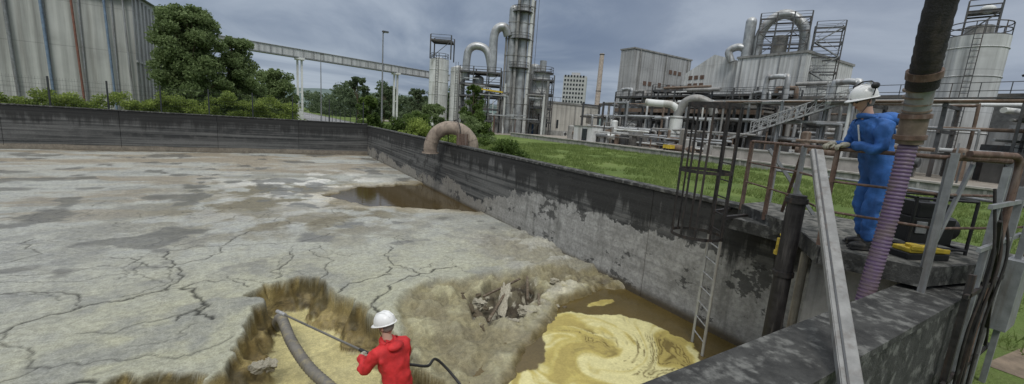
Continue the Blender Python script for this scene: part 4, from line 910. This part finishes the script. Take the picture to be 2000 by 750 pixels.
def worker(name,loc,yaw,J,suit,handspec,headspec,bulk=1.0):
    e=bpy.data.objects.new(name,None);SC.collection.objects.link(e);e.location=loc;e.rotation_euler=(0,0,yaw)
    V=[J[k] for k in J];K=list(J);I={k:i for i,k in enumerate(K)}
    E=[(I[a],I[b_]) for a,b_ in (('pel','sp'),('sp','ch'),('ch','nb'),('nb','nk'),('ch','sL'),('sL','eL'),('eL','wL'),('ch','sR'),('sR','eR'),('eR','wR'),('pel','hL'),('hL','kL'),('kL','aL'),('pel','hR'),('hR','kR'),('kR','aR'))]
    rad={'pel':(.165,.125),'sp':(.155,.12),'ch':(.165,.125),'nb':(.085,.085),'nk':(.062,.062),'s':.088,'e':.066,'w':.047,'h':.108,'k':.083,'a':.068}
    r=[rad.get(k,rad.get(k[0])) for k in K];r=[(a*bulk if not isinstance(a,tuple) else (a[0]*bulk,a[1]*bulk)) if K[i] not in('nk','nb','wL','wR') else a for i,a in enumerate(r)]
    skin('coverall',V,E,r,suit,e,(0,),3,.06)
    for s_,a_ in (('L',-1),('R',1)):
        A_=Vector(J['a'+s_]);q=MB('boot_'+s_)
        x,y,z=A_;q.tube([(x,y,z+.09),(x,y,z-.02),(x,y+.01,z-.06)],[.058,.055,.05],BOOT,14)
        q.ball((x,y+.055,z-.055),(.05,.135,.045),BOOT,16,10);q.box(x-.045,x+.045,y-.07,y+.18,z-.095,z-.07,BOOT);q.ball((x,y-.02,z-.05),(.047,.06,.045),BOOT,14,8);q.done(e)
    for h_ in handspec: hand(e,*h_)
    q=MB('neck');N=Vector(J['nk']);q.tube([tuple(Vector(J['nb'])),tuple(N+Vector((0,.01,.05))),tuple(N+Vector((0,.015,.09)))],[.06,.055,.052],SK,14);q.done(e)
    head(e,*headspec)
    return e
BLU=mat('blue_coverall',(.035,.125,.37),.75,0,.25,(.02,.065,.2),.6,5,.3);RED=mat('red_jacket',(.54,.028,.03),.7,0,.25,(.28,.02,.02),.5,5,.3)
def yawof(dx,dy): return math.atan2(dy,dx)-math.pi/2
J={'pel':(0,-.02,.94),'sp':(0,.05,1.12),'ch':(0,.14,1.30),'nb':(0,.20,1.43),'nk':(0,.23,1.49),'sL':(-.2,.16,1.37),'eL':(-.27,.20,1.12),'wL':(-.12,.40,1.16),'sR':(.2,.16,1.37),'eR':(.28,.18,1.12),'wR':(.12,.40,1.16),'hL':(-.1,-.02,.86),'kL':(-.12,.06,.5),'aL':(-.12,.02,.11),'hR':(.1,-.02,.86),'kR':(.13,.0,.5),'aR':(.14,-.10,.11)}
e=worker('worker_in_blue_coverall',(5.85,1.79,DZ),yawof(-.78,.62),J,BLU,[((-.115,.425,1.155),(.15,1,-.15),(0,.1,1),-1,GLV,1.1),((.115,.425,1.155),(-.15,1,-.15),(0,.1,1),1,GLV,1.1)],((0,.285,1.64),.1,-.25,True,True),1.05)
q=MB('hood');q.ball((0,.09,1.45),(.13,.13,.07),BLU,18,10);q.ball((0,-.01,1.46),(.12,.11,.08),BLU,16,10);q.ball((0,-.09,1.46),(.07,.08,.055),BLU,14,8);q.done(e)
q=MB('collar');q.tube([(.075*math.cos(a),.215+.07*math.sin(a),1.47+.01*math.sin(a)) for a in np.linspace(0,6.283,17)],.03,BLU,8);q.beam((0,.29,1.38),(0,.21,1.08),.015,.01,HW);q.done(e)
J2={'pel':(0,-.06,.93),'sp':(0,0,1.10),'ch':(0,.09,1.29),'nb':(0,.14,1.41),'nk':(0,.17,1.46),'sL':(-.2,.12,1.36),'eL':(-.27,.26,1.14),'wL':(-.12,.47,1.18),'sR':(.2,.10,1.36),'eR':(.30,.12,1.10),'wR':(.12,.28,1.16),'hL':(-.11,-.04,.85),'kL':(-.17,.12,.48),'aL':(-.19,.16,.11),'hR':(.11,-.05,.85),'kR':(.17,-.04,.48),'aR':(.18,-.18,.11)}
e=worker('worker_in_red_jacket',(1.33,4.58,-.70),yawof(-.45,.89),J2,RED,[((-.105,.49,1.17),(.9,.3,-.1),(0,.2,1),-1,GLV,1.3),((.09,.30,1.155),(-.9,.3,-.1),(0,.1,1),1,GLV,1.3)],((0,.20,1.62),.25,-.3,False,False))
e.scale=(1.05,1.05,1.05)
q=MB('collar');q.tube([(.08*math.cos(a),.15+.075*math.sin(a),1.44+.02*math.sin(a)) for a in np.linspace(0,6.283,17)],.032,RED,8);q.ball((0,.03,1.42),(.11,.08,.05),RED,16,8);q.done(e)
q=MB('water_lance');LS=mat('lance_steel',(.20,.19,.17),.4,.6,.2)
def loc2(x,y,z):
    v=Matrix.Rotation(yawof(-.45,.89),4,'Z')@(Vector((x,y,z))*1.05);return Vector((v.x+1.33,v.y+4.58,v.z-.70))
h1=loc2(-.02,.53,1.155);h2_=loc2(.03,.33,1.13);tip=Vector((.12,7.35,.22))
ax=(tip-h1).normalized();q.tube([tuple(h2_-ax*.25),tuple(h1),tuple(tip)],.016,LS,8);q.tube([tuple(tip-ax*.28),tuple(tip)],.03,GALVL,10);q.tube([tuple(h1-ax*.2),tuple(h1+ax*.12)],.024,BP,8)
q.tube(spline([tuple(h2_-ax*.25),tuple(loc2(.22,.0,1.08)),tuple(loc2(.42,-.1,1.0)),(2.0,4.9,.25),(2.25,4.5,-.05),(2.2,3.6,-.1),(1.8,2.4,0),(1.6,1.6,1.5),(1.5,1.1,2.3),(1.4,.2,1.2)],12),.019,BP,8);q.done()
